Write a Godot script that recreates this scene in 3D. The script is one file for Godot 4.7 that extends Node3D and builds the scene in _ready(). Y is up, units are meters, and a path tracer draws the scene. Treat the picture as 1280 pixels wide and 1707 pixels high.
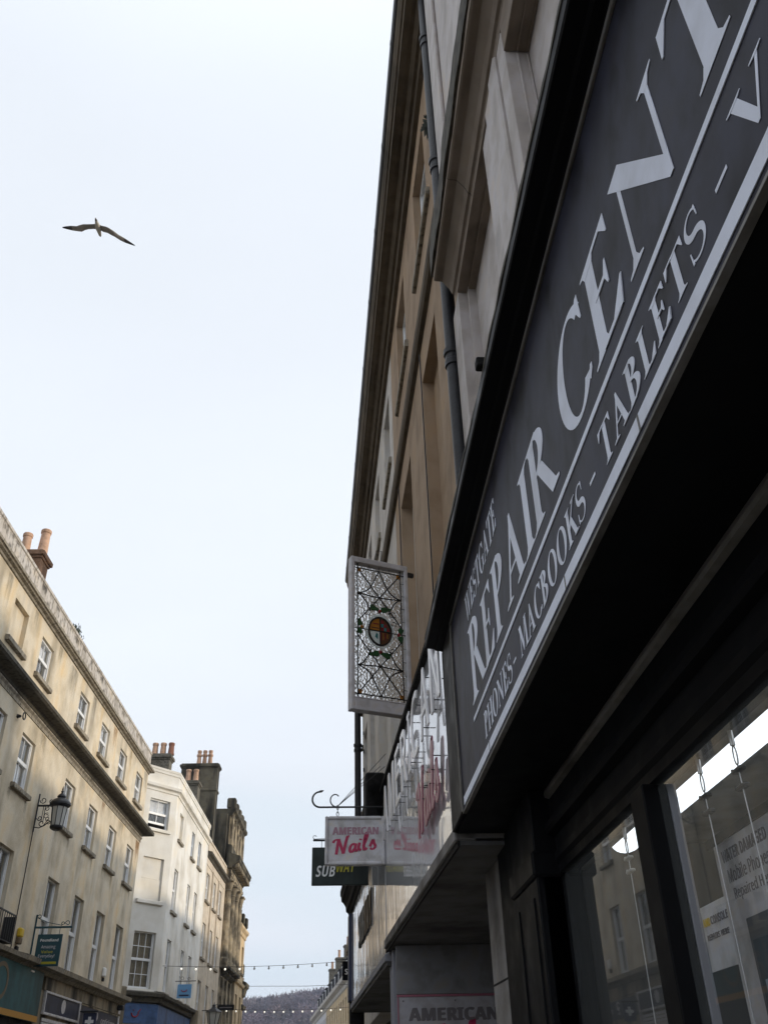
extends Node3D
# A shopping street of pale stone terraces under a white winter sky, looked at steeply upwards from beside a repair shop.

# ------------------------------------------------------------------ mesh builder
class MB:
	var v := PackedVector3Array()
	var n := PackedVector3Array()
	var c := PackedColorArray()
	var tint := Color.WHITE
	var use_tint := false
	func tri(a: Vector3, b: Vector3, d: Vector3) -> void:      # counter-clockwise seen from outside
		var m := (b - a).cross(d - a).normalized()
		trin(a, b, d, m, m, m)
	func trin(a: Vector3, b: Vector3, d: Vector3, na: Vector3, nb: Vector3, nd: Vector3) -> void:
		v.append(a); v.append(d); v.append(b)
		n.append(na); n.append(nd); n.append(nb)
		if use_tint:
			c.append(tint); c.append(tint); c.append(tint)
	func quad(a: Vector3, b: Vector3, d: Vector3, e: Vector3) -> void:
		tri(a, b, d); tri(a, d, e)
	func box(x0: float, x1: float, y0: float, y1: float, z0: float, z1: float) -> void:
		var p := func(i: int) -> Vector3: return Vector3(x1 if i & 1 else x0, y1 if i & 2 else y0, z1 if i & 4 else z0)
		quad(p.call(4), p.call(5), p.call(7), p.call(6))
		quad(p.call(1), p.call(0), p.call(2), p.call(3))
		quad(p.call(5), p.call(1), p.call(3), p.call(7))
		quad(p.call(0), p.call(4), p.call(6), p.call(2))
		quad(p.call(6), p.call(7), p.call(3), p.call(2))
		quad(p.call(0), p.call(1), p.call(5), p.call(4))
	func bevel(x0: float, x1: float, y0: float, y1: float, z0: float, z1: float, b: float) -> void:   # a box with its edges cut off
		var lo := Vector3(x0, y0, z0)
		var hi := Vector3(x1, y1, z1)
		var g := func(s: Vector3, k: int) -> Vector3:
			var p := Vector3(hi.x if s.x > 0 else lo.x, hi.y if s.y > 0 else lo.y, hi.z if s.z > 0 else lo.z)
			for i in 3:
				if i != k:
					p[i] -= s[i] * b
			return p
		for k in 3:
			var i := (k + 1) % 3
			var j := (k + 2) % 3
			for sg in [-1.0, 1.0]:
				var cs := []
				for q in [[-1, -1], [1, -1], [1, 1], [-1, 1]]:
					var s := Vector3()
					s[k] = sg; s[i] = q[0]; s[j] = q[1]
					cs.append(g.call(s, k))
				if sg > 0: quad(cs[0], cs[1], cs[2], cs[3])
				else: quad(cs[3], cs[2], cs[1], cs[0])
			for q in [[-1, -1], [1, -1], [1, 1], [-1, 1]]:
				var s0 := Vector3()
				s0[k] = -1; s0[i] = q[0]; s0[j] = q[1]
				var s1 := s0
				s1[k] = 1
				var a: Vector3 = g.call(s0, i); var d: Vector3 = g.call(s1, i)
				var e: Vector3 = g.call(s1, j); var f: Vector3 = g.call(s0, j)
				var out := Vector3(); out[i] = q[0]; out[j] = q[1]
				if (d - a).cross(e - a).dot(out) > 0: quad(a, d, e, f)
				else: quad(f, e, d, a)
		for sx in [-1.0, 1.0]:
			for sy in [-1.0, 1.0]:
				for sz in [-1.0, 1.0]:
					var s := Vector3(sx, sy, sz)
					var a: Vector3 = g.call(s, 0); var d: Vector3 = g.call(s, 1); var e: Vector3 = g.call(s, 2)
					if (d - a).cross(e - a).dot(s) > 0: tri(a, d, e)
					else: tri(a, e, d)
	func prof(pts: PackedVector2Array, x0: float, x1: float) -> void:   # a moulding: a (z, y) outline run along x
		var p := pts.duplicate()
		var area := 0.0
		for i in p.size():
			var q := p[(i + 1) % p.size()]
			area += p[i].x * q.y - q.x * p[i].y
		if area < 0: p.reverse()
		for i in p.size():
			var a := p[i]
			var b := p[(i + 1) % p.size()]
			quad(Vector3(x0, a.y, a.x), Vector3(x1, a.y, a.x), Vector3(x1, b.y, b.x), Vector3(x0, b.y, b.x))
		var t := Geometry2D.triangulate_polygon(p)
		for i in range(0, t.size(), 3):
			var a := p[t[i]]; var b := p[t[i + 1]]; var d := p[t[i + 2]]
			if (b - a).cross(d - a) < 0:
				var e := b; b = d; d = e
			tri(Vector3(x0, a.y, a.x), Vector3(x0, b.y, b.x), Vector3(x0, d.y, d.x))
			tri(Vector3(x1, a.y, a.x), Vector3(x1, d.y, d.x), Vector3(x1, b.y, b.x))
	func plate(pts: PackedVector2Array, z0: float, z1: float) -> void:   # an (x, y) outline with thickness
		var p := pts.duplicate()
		var area := 0.0
		for i in p.size():
			var q := p[(i + 1) % p.size()]
			area += p[i].x * q.y - q.x * p[i].y
		if area < 0: p.reverse()
		for i in p.size():
			var a := p[i]
			var b := p[(i + 1) % p.size()]
			quad(Vector3(a.x, a.y, z0), Vector3(b.x, b.y, z0), Vector3(b.x, b.y, z1), Vector3(a.x, a.y, z1))
		var t := Geometry2D.triangulate_polygon(p)
		for i in range(0, t.size(), 3):
			var a := p[t[i]]; var b := p[t[i + 1]]; var d := p[t[i + 2]]
			if (b - a).cross(d - a) < 0:
				var e := b; b = d; d = e
			tri(Vector3(a.x, a.y, z1), Vector3(b.x, b.y, z1), Vector3(d.x, d.y, z1))
			tri(Vector3(a.x, a.y, z0), Vector3(d.x, d.y, z0), Vector3(b.x, b.y, z0))
	func tube(pts: PackedVector3Array, r: float, sides := 8, r1 := -1.0) -> void:
		if r1 < 0: r1 = r
		var rings := []
		var prev := Vector3.ZERO
		for i in pts.size():
			var t := (pts[mini(i + 1, pts.size() - 1)] - pts[maxi(i - 1, 0)]).normalized()
			var u := prev - t * prev.dot(t) if prev != Vector3.ZERO else t.cross(Vector3(0.31, 0.2, 0.93))
			if u.length() < 0.01: u = t.cross(Vector3.RIGHT)
			u = u.normalized(); prev = u
			var w := t.cross(u)
			var ring := []
			for k in sides:
				var a := TAU * k / sides
				ring.append(u * cos(a) + w * sin(a))
			rings.append(ring)
		for i in pts.size() - 1:
			var ra := lerpf(r, r1, float(i) / (pts.size() - 1))
			var rb := lerpf(r, r1, float(i + 1) / (pts.size() - 1))
			for k in sides:
				var l := (k + 1) % sides
				var a: Vector3 = rings[i][k]; var b: Vector3 = rings[i][l]; var d: Vector3 = rings[i + 1][l]; var e: Vector3 = rings[i + 1][k]
				trin(pts[i] + a * ra, pts[i] + b * ra, pts[i + 1] + d * rb, a, b, d)
				trin(pts[i] + a * ra, pts[i + 1] + d * rb, pts[i + 1] + e * rb, a, d, e)
		for k in sides:
			var l := (k + 1) % sides
			tri(pts[0], pts[0] + rings[0][l] * r, pts[0] + rings[0][k] * r)
			var m := pts.size() - 1
			tri(pts[m], pts[m] + rings[m][k] * r1, pts[m] + rings[m][l] * r1)
	func lathe(pr: PackedVector2Array, at: Vector3, segs := 16, flat := false) -> void:   # (radius, height) outline, bottom to top
		for i in pr.size() - 1:
			var d2 := pr[i + 1] - pr[i]
			var nn := Vector2(d2.y, -d2.x).normalized()
			for k in segs:
				var a0 := TAU * k / segs
				var a1 := TAU * (k + 1) / segs
				var d0 := Vector3(cos(a0), 0, -sin(a0)); var d1 := Vector3(cos(a1), 0, -sin(a1))
				var A := at + d0 * pr[i].x + Vector3.UP * pr[i].y; var B := at + d1 * pr[i].x + Vector3.UP * pr[i].y
				var C := at + d1 * pr[i + 1].x + Vector3.UP * pr[i + 1].y; var D := at + d0 * pr[i + 1].x + Vector3.UP * pr[i + 1].y
				if flat:
					if pr[i].x > 0.0001: tri(A, B, C)
					if pr[i + 1].x > 0.0001: tri(A, C, D)
				else:
					var n0 := d0 * nn.x + Vector3.UP * nn.y; var n1 := d1 * nn.x + Vector3.UP * nn.y
					if pr[i].x > 0.0001: trin(A, B, C, n0, n1, n1)
					if pr[i + 1].x > 0.0001: trin(A, C, D, n0, n1, n0)
	func wall(x0: float, x1: float, y0: float, y1: float, ops: Array, depth: float) -> void:   # front at z = 0 with openings [x0, x1, y0, y1] cut depth deep
		var xs := [x0, x1]; var ys := [y0, y1]
		for o in ops:
			xs.append_array([o[0], o[1]]); ys.append_array([o[2], o[3]])
		xs.sort(); ys.sort()
		for i in xs.size() - 1:
			if xs[i + 1] - xs[i] < 0.001: continue
			for j in ys.size() - 1:
				if ys[j + 1] - ys[j] < 0.001: continue
				var mx: float = (xs[i] + xs[i + 1]) / 2; var my: float = (ys[j] + ys[j + 1]) / 2
				var open := false
				for o in ops:
					if mx > o[0] and mx < o[1] and my > o[2] and my < o[3]: open = true
				if not open:
					quad(Vector3(xs[i], ys[j], 0), Vector3(xs[i + 1], ys[j], 0), Vector3(xs[i + 1], ys[j + 1], 0), Vector3(xs[i], ys[j + 1], 0))
		for o in ops:
			var a := Vector3(o[0], o[2], 0); var b := Vector3(o[1], o[2], 0); var d := Vector3(o[1], o[3], 0); var e := Vector3(o[0], o[3], 0)
			var k := Vector3(0, 0, -depth)
			quad(a, a + k, b + k, b)
			quad(b, b + k, d + k, d)
			quad(d, d + k, e + k, e)
			quad(e, e + k, a + k, a)
	func ring(cx: float, cy: float, rx: float, ry: float, w: float, z0: float, z1: float, segs := 24) -> void:   # a flat oval hoop
		for i in segs:
			var a := TAU * i / segs; var b := TAU * (i + 1) / segs
			plate(PackedVector2Array([Vector2(cx + rx * cos(a), cy + ry * sin(a)), Vector2(cx + rx * cos(b), cy + ry * sin(b)), Vector2(cx + (rx - w) * cos(b), cy + (ry - w) * sin(b)), Vector2(cx + (rx - w) * cos(a), cy + (ry - w) * sin(a))]), z0, z1)
	func mesh() -> ArrayMesh:
		var arr := []
		arr.resize(Mesh.ARRAY_MAX)
		arr[Mesh.ARRAY_VERTEX] = v
		arr[Mesh.ARRAY_NORMAL] = n
		if use_tint: arr[Mesh.ARRAY_COLOR] = c
		var m := ArrayMesh.new()
		m.add_surface_from_arrays(Mesh.PRIMITIVE_TRIANGLES, arr)
		return m

# ------------------------------------------------------------------ names, labels, parts
var taken := {}
var cache := {}
var M := {}
var rng := RandomNumberGenerator.new()

func numbered(called: String) -> String:
	var k: int = taken.get(called, -1) + 1
	taken[called] = k
	return called if k == 0 else "%s_%03d" % [called, k]

func tag(o: Node3D, label: String, category: String, group := "") -> Node3D:
	o.set_meta("label", label)
	o.set_meta("category", category)
	if group: o.set_meta("group", group)
	return o

func thing(called: String, label: String, category: String, t := Transform3D(), group := "") -> Node3D:
	var o := Node3D.new()
	o.name = numbered(called)
	o.transform = t
	add_child(o)
	return tag(o, label, category, group)

func part(called: String, m, material: Material, parent: Node3D, at := Vector3.ZERO) -> MeshInstance3D:
	var o := MeshInstance3D.new()
	if m is MB: o.mesh = m.mesh()
	else: o.mesh = m
	o.material_override = material
	o.position = at
	var k := 0
	var nm := called
	while parent.has_node(nm):
		k += 1
		nm = "%s_%03d" % [called, k]
	o.name = nm
	parent.add_child(o)
	return o

func struct(called: String, m, material: Material) -> MeshInstance3D:
	var o := part(called, m, material, self)
	o.set_meta("kind", "structure")
	return o

func boxpart(called: String, x0: float, x1: float, y0: float, y1: float, z0: float, z1: float, material: Material, parent: Node3D, b := 0.0) -> MeshInstance3D:
	var m := MB.new()
	if b > 0: m.bevel(x0, x1, y0, y1, z0, z1, b)
	else: m.box(x0, x1, y0, y1, z0, z1)
	return part(called, m, material, parent)

# frames along the street: local x runs along the wall, y up, z out towards the street
func along(x: float, z: float, az: float, left: bool) -> Transform3D:
	var a := deg_to_rad(az)
	var d := Vector3(sin(a), 0, -cos(a))
	var o := Vector3(cos(a), 0, sin(a))
	return Transform3D(Basis(d, Vector3.UP, o) if left else Basis(-d, Vector3.UP, -o), Vector3(x, 0, z))

const LAZ := 2.218
func left_at(s: float, w := 9.0) -> Transform3D:
	var a := deg_to_rad(LAZ)
	var p := Vector3(sin(a), 0, -cos(a)) * s - Vector3(cos(a), 0, sin(a)) * w
	return along(p.x, p.z, LAZ, true)

# a board that faces back down the street from the left-hand wall: local x out from the wall, z towards the camera
func left_across(s: float, w: float, y: float) -> Transform3D:
	var t := left_at(s, w)
	return Transform3D(Basis(t.basis.z, Vector3.UP, -t.basis.x), t.origin + Vector3.UP * y)

# ------------------------------------------------------------------ materials
func lin(r: float, g: float, b: float, a := 1.0) -> Color:
	var c := Color(r, g, b).linear_to_srgb()
	c.a = a
	return c

func mat(r: float, g: float, b: float, rough := 0.8, metal := 0.0, spec := 0.5) -> StandardMaterial3D:
	var m := StandardMaterial3D.new()
	m.albedo_color = lin(r, g, b)
	m.roughness = rough
	m.metallic = metal
	m.metallic_specular = spec
	return m

func noise_tex(seed_: int, freq: float, ramp: Array, oct := 5, size := 512, kind := FastNoiseLite.TYPE_SIMPLEX_SMOOTH) -> NoiseTexture2D:
	var f := FastNoiseLite.new()
	f.noise_type = kind
	f.seed = seed_
	f.frequency = freq
	f.fractal_octaves = oct
	f.fractal_gain = 0.55
	var t := NoiseTexture2D.new()
	t.width = size; t.height = size
	t.seamless = true
	t.noise = f
	if ramp.size():
		var g := Gradient.new()
		var offs := PackedFloat32Array(); var cols := PackedColorArray()
		for r in ramp:
			offs.append(r[0]); cols.append(r[1])
		g.offsets = offs; g.colors = cols
		t.color_ramp = g
	return t

var tx := {}
func make_textures() -> void:
	var w := func(k: float, warm := 0.0) -> Color: return Color(k, k * (1.0 - 0.35 * warm), k * (1.0 - warm))
	tx.blotch = noise_tex(3, 0.006, [[0.0, w.call(0.80, 0.02)], [0.35, w.call(0.92, 0.04)], [0.6, w.call(0.98, 0.0)], [1.0, w.call(1.0, 0.10)]], 7)
	tx.streak = noise_tex(11, 0.006, [[0.0, w.call(0.78, 0.0)], [0.3, w.call(0.92, 0.02)], [0.5, w.call(0.98, 0.0)], [0.7, w.call(1.0, 0.03)], [1.0, w.call(1.0, 0.16)]], 4)
	tx.faint = noise_tex(13, 0.006, [[0.0, w.call(0.88, 0.02)], [0.4, w.call(0.96, 0.01)], [1.0, w.call(1.0)]], 5)
	tx.soot = noise_tex(17, 0.007, [[0.0, w.call(0.3)], [0.4, w.call(0.62, 0.05)], [0.62, w.call(0.95, 0.08)], [1.0, w.call(1.0, 0.1)]], 7)
	tx.dirt = noise_tex(23, 0.01, [[0.0, w.call(0.55, 0.05)], [0.42, w.call(0.93, 0.02)], [0.6, w.call(1.0)], [1.0, w.call(1.0)]], 6)
	tx.speck = noise_tex(53, 0.032, [[0.0, w.call(0.35, 0.02)], [0.3, w.call(0.72, 0.03)], [0.5, w.call(0.93, 0.02)], [1.0, w.call(1.0)]], 6)
	tx.fine = noise_tex(31, 0.03, [], 6)
	tx.grit = noise_tex(37, 0.12, [], 4)
	tx.smudge = noise_tex(41, 0.006, [[0.0, w.call(0.7)], [0.5, w.call(0.9)], [1.0, w.call(1.0)]], 6)
	tx.wave = noise_tex(43, 0.004, [], 3)
	tx.wave.as_normal_map = true
	tx.wave.bump_strength = 3.0

# weathered: a base colour broken by blotches (world size 1/s1) and by streaks that run down it
func stone(r: float, g: float, b: float, rough := 0.9, second := "streak", s1 := 0.3, bump := 0.5, s2 := Vector3(0.22, 0.045, 0.22)) -> StandardMaterial3D:
	var m := mat(r, g, b, rough, 0.0, 0.35)
	m.albedo_texture = tx.blotch
	m.uv1_triplanar = true; m.uv1_world_triplanar = true
	m.uv1_scale = Vector3(s1, s1, s1)
	m.detail_enabled = true
	m.detail_blend_mode = BaseMaterial3D.BLEND_MODE_MUL
	m.detail_uv_layer = BaseMaterial3D.DETAIL_UV_2
	m.detail_albedo = tx[second]
	m.uv2_triplanar = true; m.uv2_world_triplanar = true
	m.uv2_scale = s2
	if bump > 0:
		m.heightmap_enabled = true
		m.heightmap_texture = tx.fine
		m.heightmap_scale = bump
	return m

func glass(alpha := 0.06) -> StandardMaterial3D:
	var m := mat(0.8, 0.85, 0.85, 0.02, 0.0, 0.5)
	m.transparency = BaseMaterial3D.TRANSPARENCY_ALPHA
	m.albedo_color.a = alpha
	return m

func tinted(r: float, g: float, b: float) -> StandardMaterial3D:   # coloured window glass
	var m := mat(r, g, b, 0.12)
	m.backlight_enabled = true
	m.backlight = lin(r, g, b)
	return m

# rain and soot runs: dark at the top, fading out downwards in ragged fingers
func stain_mat(seed_: int, r: float, g: float, b: float, most: float) -> StandardMaterial3D:
	var f := FastNoiseLite.new()
	f.seed = seed_; f.frequency = 0.06; f.fractal_octaves = 4
	var im := Image.create(64, 128, false, Image.FORMAT_RGBA8)
	for x in 64:
		var reach := 0.35 + 0.65 * clampf(0.5 + 0.9 * f.get_noise_2d(x * 1.6, 3.0), 0.0, 1.0)
		var side := smoothstep(0.0, 0.3, x / 63.0) * smoothstep(1.0, 0.7, x / 63.0)
		for y in 128:
			var v := y / 127.0
			var a := smoothstep(reach, 0.0, v) * side * (0.65 + 0.5 * f.get_noise_2d(x * 2.0, y * 0.5)) * smoothstep(0.0, 0.04, v)
			im.set_pixel(x, y, Color(1, 1, 1, clampf(a * most, 0.0, 1.0)))
	var m := mat(r, g, b, 0.95, 0.0, 0.2)
	m.transparency = BaseMaterial3D.TRANSPARENCY_ALPHA
	m.albedo_texture = ImageTexture.create_from_image(im)
	return m

func stain(root: Node3D, x: float, y: float, w: float, h: float, m: Material, z := 0.002) -> void:
	if not cache.has("stain"):
		var q := QuadMesh.new()
		q.size = Vector2.ONE
		cache.stain = q
	var o := part("stain", cache.stain, m, root, Vector3(x, y - h / 2, z))
	o.scale = Vector3(w, h, 1)

func make_materials() -> void:
	make_textures()
	M.run_grey = stain_mat(1, 0.13, 0.12, 0.10, 0.5)
	M.run_rust = stain_mat(2, 0.30, 0.16, 0.06, 0.6)
	M.run_dark = stain_mat(5, 0.04, 0.038, 0.034, 0.8)
	M.stone_left = stone(0.68, 0.612, 0.50, 0.9, "streak", 0.2)
	M.stone_left_b = stone(0.66, 0.59, 0.475, 0.9, "streak", 0.2)
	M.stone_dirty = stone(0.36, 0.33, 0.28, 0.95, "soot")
	M.parapet = stone(0.60, 0.57, 0.545, 0.95, "speck", 0.23, 0.6, Vector3(0.31, 0.16, 0.31))
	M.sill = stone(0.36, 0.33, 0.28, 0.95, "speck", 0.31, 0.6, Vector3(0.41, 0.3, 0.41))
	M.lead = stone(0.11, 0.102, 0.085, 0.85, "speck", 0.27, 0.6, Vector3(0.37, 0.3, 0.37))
	M.white_render = stone(0.83, 0.82, 0.79, 0.8, "faint", 0.12, 0.15)
	M.cream_render = stone(0.68, 0.605, 0.51, 0.85, "faint", 0.3, 0.3)
	M.ornate = stone(0.45, 0.405, 0.33, 0.95, "soot", 0.5, 0.5, Vector3(0.35, 0.2, 0.35))
	M.ornate_dark = stone(0.15, 0.145, 0.125, 0.95, "soot", 0.5)
	M.tan = stone(0.66, 0.53, 0.36, 0.9)
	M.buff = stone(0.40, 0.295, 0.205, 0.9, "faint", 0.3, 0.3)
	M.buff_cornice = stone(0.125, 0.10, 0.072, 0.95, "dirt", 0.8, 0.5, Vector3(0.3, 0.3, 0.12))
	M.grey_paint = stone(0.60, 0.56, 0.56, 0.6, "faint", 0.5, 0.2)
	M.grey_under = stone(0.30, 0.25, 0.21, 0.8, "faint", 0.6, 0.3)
	M.right_white = stone(0.60, 0.575, 0.55, 0.85, "faint", 0.4, 0.3)
	M.chimney = stone(0.19, 0.18, 0.155, 0.95, "speck", 0.4, 1.0, Vector3(0.45, 0.4, 0.45))
	M.brickish = stone(0.26, 0.17, 0.13, 0.95, "soot", 0.7, 1.0)
	M.pot = stone(0.62, 0.41, 0.30, 0.9, "dirt", 1.2)
	M.pot_red = stone(0.30, 0.15, 0.11, 0.9, "dirt", 1.2)
	M.slate = stone(0.07, 0.07, 0.08, 0.6, "dirt", 0.8)
	M.sash = mat(0.72, 0.73, 0.74, 0.4)
	M.sash_blue = mat(0.45, 0.5, 0.58, 0.35)
	M.pane = glass()
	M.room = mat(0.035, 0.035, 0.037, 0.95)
	M.blind = mat(0.55, 0.56, 0.58, 0.9)
	M.curtain = stone(0.20, 0.165, 0.10, 0.95, "dirt", 1.5, 0.2)
	M.black = mat(0.007, 0.007, 0.008, 0.3, 0.0, 0.17)
	M.black.roughness_texture = tx.smudge
	M.black.roughness = 0.55
	M.black.uv1_triplanar = true; M.black.uv1_world_triplanar = true
	M.black_matt = stone(0.013, 0.012, 0.012, 0.8, "dirt", 1.0, 0.5)
	M.iron = mat(0.015, 0.015, 0.017, 0.45, 0.2)
	M.pipe = stone(0.024, 0.024, 0.028, 0.42, "dirt", 2.0, 0.2)
	M.panel = stone(0.042, 0.044, 0.066, 0.5, "dirt", 0.8, 0.0, Vector3(0.6, 0.4, 0.6))
	M.panel.metallic_specular = 0.22
	M.vinyl = mat(0.80, 0.84, 0.97, 0.55, 0.0, 0.3)
	M.vinyl.albedo_texture = tx.faint
	M.vinyl.uv1_triplanar = true; M.vinyl.uv1_world_triplanar = true
	M.vinyl.uv1_scale = Vector3(0.8, 0.8, 0.8)
	M.trim = stone(0.22, 0.215, 0.21, 0.5, "dirt", 2.0, 0.0)
	M.alu = mat(0.24, 0.24, 0.27, 0.5, 0.1)
	M.alu_dim = mat(0.085, 0.088, 0.098, 0.55)
	M.steel = mat(0.5, 0.5, 0.5, 0.3, 0.9)
	M.navy = mat(0.022, 0.030, 0.075, 0.4)
	M.navy_sign = stone(0.028, 0.036, 0.075, 0.45, "dirt", 1.0, 0.0)
	M.tui = stone(0.085, 0.16, 0.36, 0.5, "dirt", 1.0, 0.0)
	M.tui_light = mat(0.14, 0.33, 0.58, 0.45)
	M.red = mat(0.32, 0.022, 0.035, 0.5)
	M.crimson = mat(0.42, 0.012, 0.075, 0.4)
	M.dusty = mat(0.36, 0.20, 0.25, 0.5)
	M.teal = stone(0.018, 0.105, 0.13, 0.45, "dirt", 0.8, 0.0)
	M.teal_dark = mat(0.010, 0.060, 0.080, 0.45)
	M.gold = mat(0.45, 0.22, 0.025, 0.5)
	M.gold_dull = mat(0.13, 0.09, 0.05, 0.5)
	M.lime = mat(0.40, 0.36, 0.02, 0.5)
	M.yellow = mat(0.62, 0.42, 0.02, 0.45)
	M.white = mat(0.78, 0.78, 0.78, 0.4)
	M.offwhite = stone(0.68, 0.68, 0.73, 0.45, "faint", 1.5, 0.0)
	M.grey_text = mat(0.13, 0.115, 0.12, 0.5)
	M.subway = stone(0.034, 0.048, 0.047, 0.45, "dirt", 1.2, 0.0)
	M.mirror = mat(0.66, 0.66, 0.68, 0.06, 0.35, 0.7)
	M.mirror.normal_enabled = true
	M.mirror.normal_texture = tx.wave
	M.mirror.normal_scale = 0.22
	M.mirror.uv1_triplanar = true; M.mirror.uv1_world_triplanar = true
	M.mirror.uv1_scale = Vector3(0.5, 0.5, 0.5)
	M.chrome = mat(0.74, 0.73, 0.75, 0.3, 0.25)
	M.wine = mat(0.30, 0.10, 0.14, 0.35)
	M.soffit = stone(0.15, 0.15, 0.155, 0.7, "dirt", 0.8, 0.2)
	M.grey_wall = stone(0.26, 0.25, 0.25, 0.8, "dirt", 0.8, 0.3)
	M.lampglass = mat(0.42, 0.42, 0.40, 0.35)
	M.bulb = mat(0.9, 0.9, 0.88, 0.2)
	M.bulb.emission_enabled = true
	M.bulb.emission = Color(1.0, 0.97, 0.9)
	M.bulb.emission_energy_multiplier = 0.9
	M.bulb_off = mat(0.35, 0.35, 0.33, 0.15)
	M.asphalt = stone(0.055, 0.055, 0.057, 0.9, "dirt", 0.6, 1.0)
	M.paving = stone(0.30, 0.28, 0.25, 0.85, "dirt", 0.8, 0.6)
	M.kerb = stone(0.25, 0.24, 0.22, 0.85, "dirt", 0.8, 0.6)
	M.earth = mat(0.06, 0.065, 0.035, 0.95)
	M.hill = mat(0.055, 0.05, 0.045, 0.95)
	M.dull_panel = stone(0.22, 0.22, 0.235, 0.5, "faint", 1.0, 0.0)
	M.dull_sign = stone(0.42, 0.41, 0.45, 0.5, "faint", 1.0, 0.0)
	M.ply = stone(0.30, 0.295, 0.29, 0.85, "dirt", 0.7, 0.2)
	M.dark_room = mat(0.045, 0.043, 0.042, 0.95)
	M.came = mat(0.018, 0.018, 0.018, 0.4, 0.5)
	M.frame_white = stone(0.66, 0.66, 0.72, 0.5, "faint", 1.5, 0.1)

# ------------------------------------------------------------------ the scene
func _ready() -> void:
	rng.seed = 20260114
	# camera
	var cam := Camera3D.new()
	cam.name = "camera"
	cam.transform = Transform3D(Basis(Vector3(0.998311, -0.020371, 0.054409), Vector3(-0.012977, 0.834659, 0.550614), Vector3(-0.056629, -0.550390, 0.832985)).orthonormalized(), Vector3(0, 1.6, 0))
	cam.keep_aspect = Camera3D.KEEP_HEIGHT
	cam.fov = rad_to_deg(2.0 * atan(853.5 / 1486.0))
	cam.near = 0.05
	cam.far = 4000.0
	add_child(cam)
	cam.current = true
	# sky
	var env := Environment.new()
	env.background_mode = Environment.BG_SKY
	var sky := Sky.new()
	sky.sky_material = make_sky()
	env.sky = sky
	env.tonemap_mode = Environment.TONE_MAPPER_LINEAR
	env.tonemap_exposure = 1.16
	env.sdfgi_enabled = true
	env.ssao_enabled = true
	env.ssil_enabled = true
	env.fog_enabled = true
	env.fog_density = 0.00035
	env.fog_light_color = Color(0.80, 0.85, 0.95)
	var we := WorldEnvironment.new()
	we.name = "world_environment"
	we.environment = env
	add_child(we)
	# a low, veiled winter sun from over the right-hand roofs
	var sun := DirectionalLight3D.new()
	sun.name = "sun"
	sun.light_color = Color(1.0, 0.93, 0.82)
	sun.light_energy = 0.7
	sun.light_angular_distance = 4.0
	sun.shadow_enabled = true
	var to_sun := Vector3(cos(deg_to_rad(7.5)) * cos(deg_to_rad(8)), sin(deg_to_rad(7.5)), cos(deg_to_rad(7.5)) * sin(deg_to_rad(8)))
	sun.transform = Transform3D(Basis.looking_at(-to_sun, Vector3.UP), Vector3.ZERO)
	add_child(sun)
	make_materials()
	# large structure
	make_ground()
	make_hill()
	make_left_houses()
	make_right_houses()
	make_terrace()
	make_repair_shop()
	# things
	make_fascia_sign()
	make_shop_interior()
	make_stained_glass()
	make_nails_shop()
	make_left_street_things()
	make_string_lights()
	make_gull()

func make_sky() -> Material:
	var w := 1024
	var h := 512
	var f := FastNoiseLite.new()
	f.seed = 5; f.frequency = 1.0; f.fractal_octaves = 6; f.fractal_gain = 0.5
	f.noise_type = FastNoiseLite.TYPE_SIMPLEX_SMOOTH
	var g := FastNoiseLite.new()
	g.seed = 9; g.frequency = 0.6; g.fractal_octaves = 3
	var im := Image.create(w, h, false, Image.FORMAT_RGBF)
	for y in h:
		var el := PI * (0.5 - (y + 0.5) / h)
		for x in w:
			var az := TAU * (x + 0.5) / w
			var d := Vector3(cos(el) * sin(az), sin(el), cos(el) * cos(az))
			var up := clampf(d.y, 0.0, 1.0)
			var q := Vector3(d.x, 0, d.z) / (up + 0.22) * 0.9
			var cl := f.get_noise_3d(q.x * 0.55, q.z * 1.1, 0.3) + 0.6 * g.get_noise_3d(q.x * 0.5, 7.0, q.z * 0.5)
			# blue shows through the cloud towards the horizon
			var low := smoothstep(0.48, 0.10, up)
			var cover := clampf(0.76 + cl * 1.6 + (1.0 - low) * 0.6, 0.0, 1.0)
			var blue := Vector3(0.68, 0.78, 0.86)
			var cloud := Vector3(0.755, 0.805, 0.875) * (1.0 + 0.10 * clampf(cl, -0.8, 0.8))
			var k := blue.lerp(cloud, cover)
			k *= 1.0 + 0.5 * pow(maxf(0.0, up - 0.80) / 0.2, 2.0)
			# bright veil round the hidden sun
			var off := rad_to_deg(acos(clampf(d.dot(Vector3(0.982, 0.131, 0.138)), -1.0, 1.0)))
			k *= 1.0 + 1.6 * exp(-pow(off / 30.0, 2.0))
			if d.y < 0.0: k = Vector3(0.25, 0.25, 0.25)
			im.set_pixel(x, y, Color(k.x, k.y, k.z))
	var m := PanoramaSkyMaterial.new()
	m.panorama = ImageTexture.create_from_image(im)
	return m

func sheet(called: String, x0: float, x1: float, z0: float, z1: float, y: float, m: Material) -> void:
	var b := MB.new()
	b.quad(Vector3(x0, y, z1), Vector3(x1, y, z1), Vector3(x1, y, z0), Vector3(x0, y, z0))
	struct(called, b, m)

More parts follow.
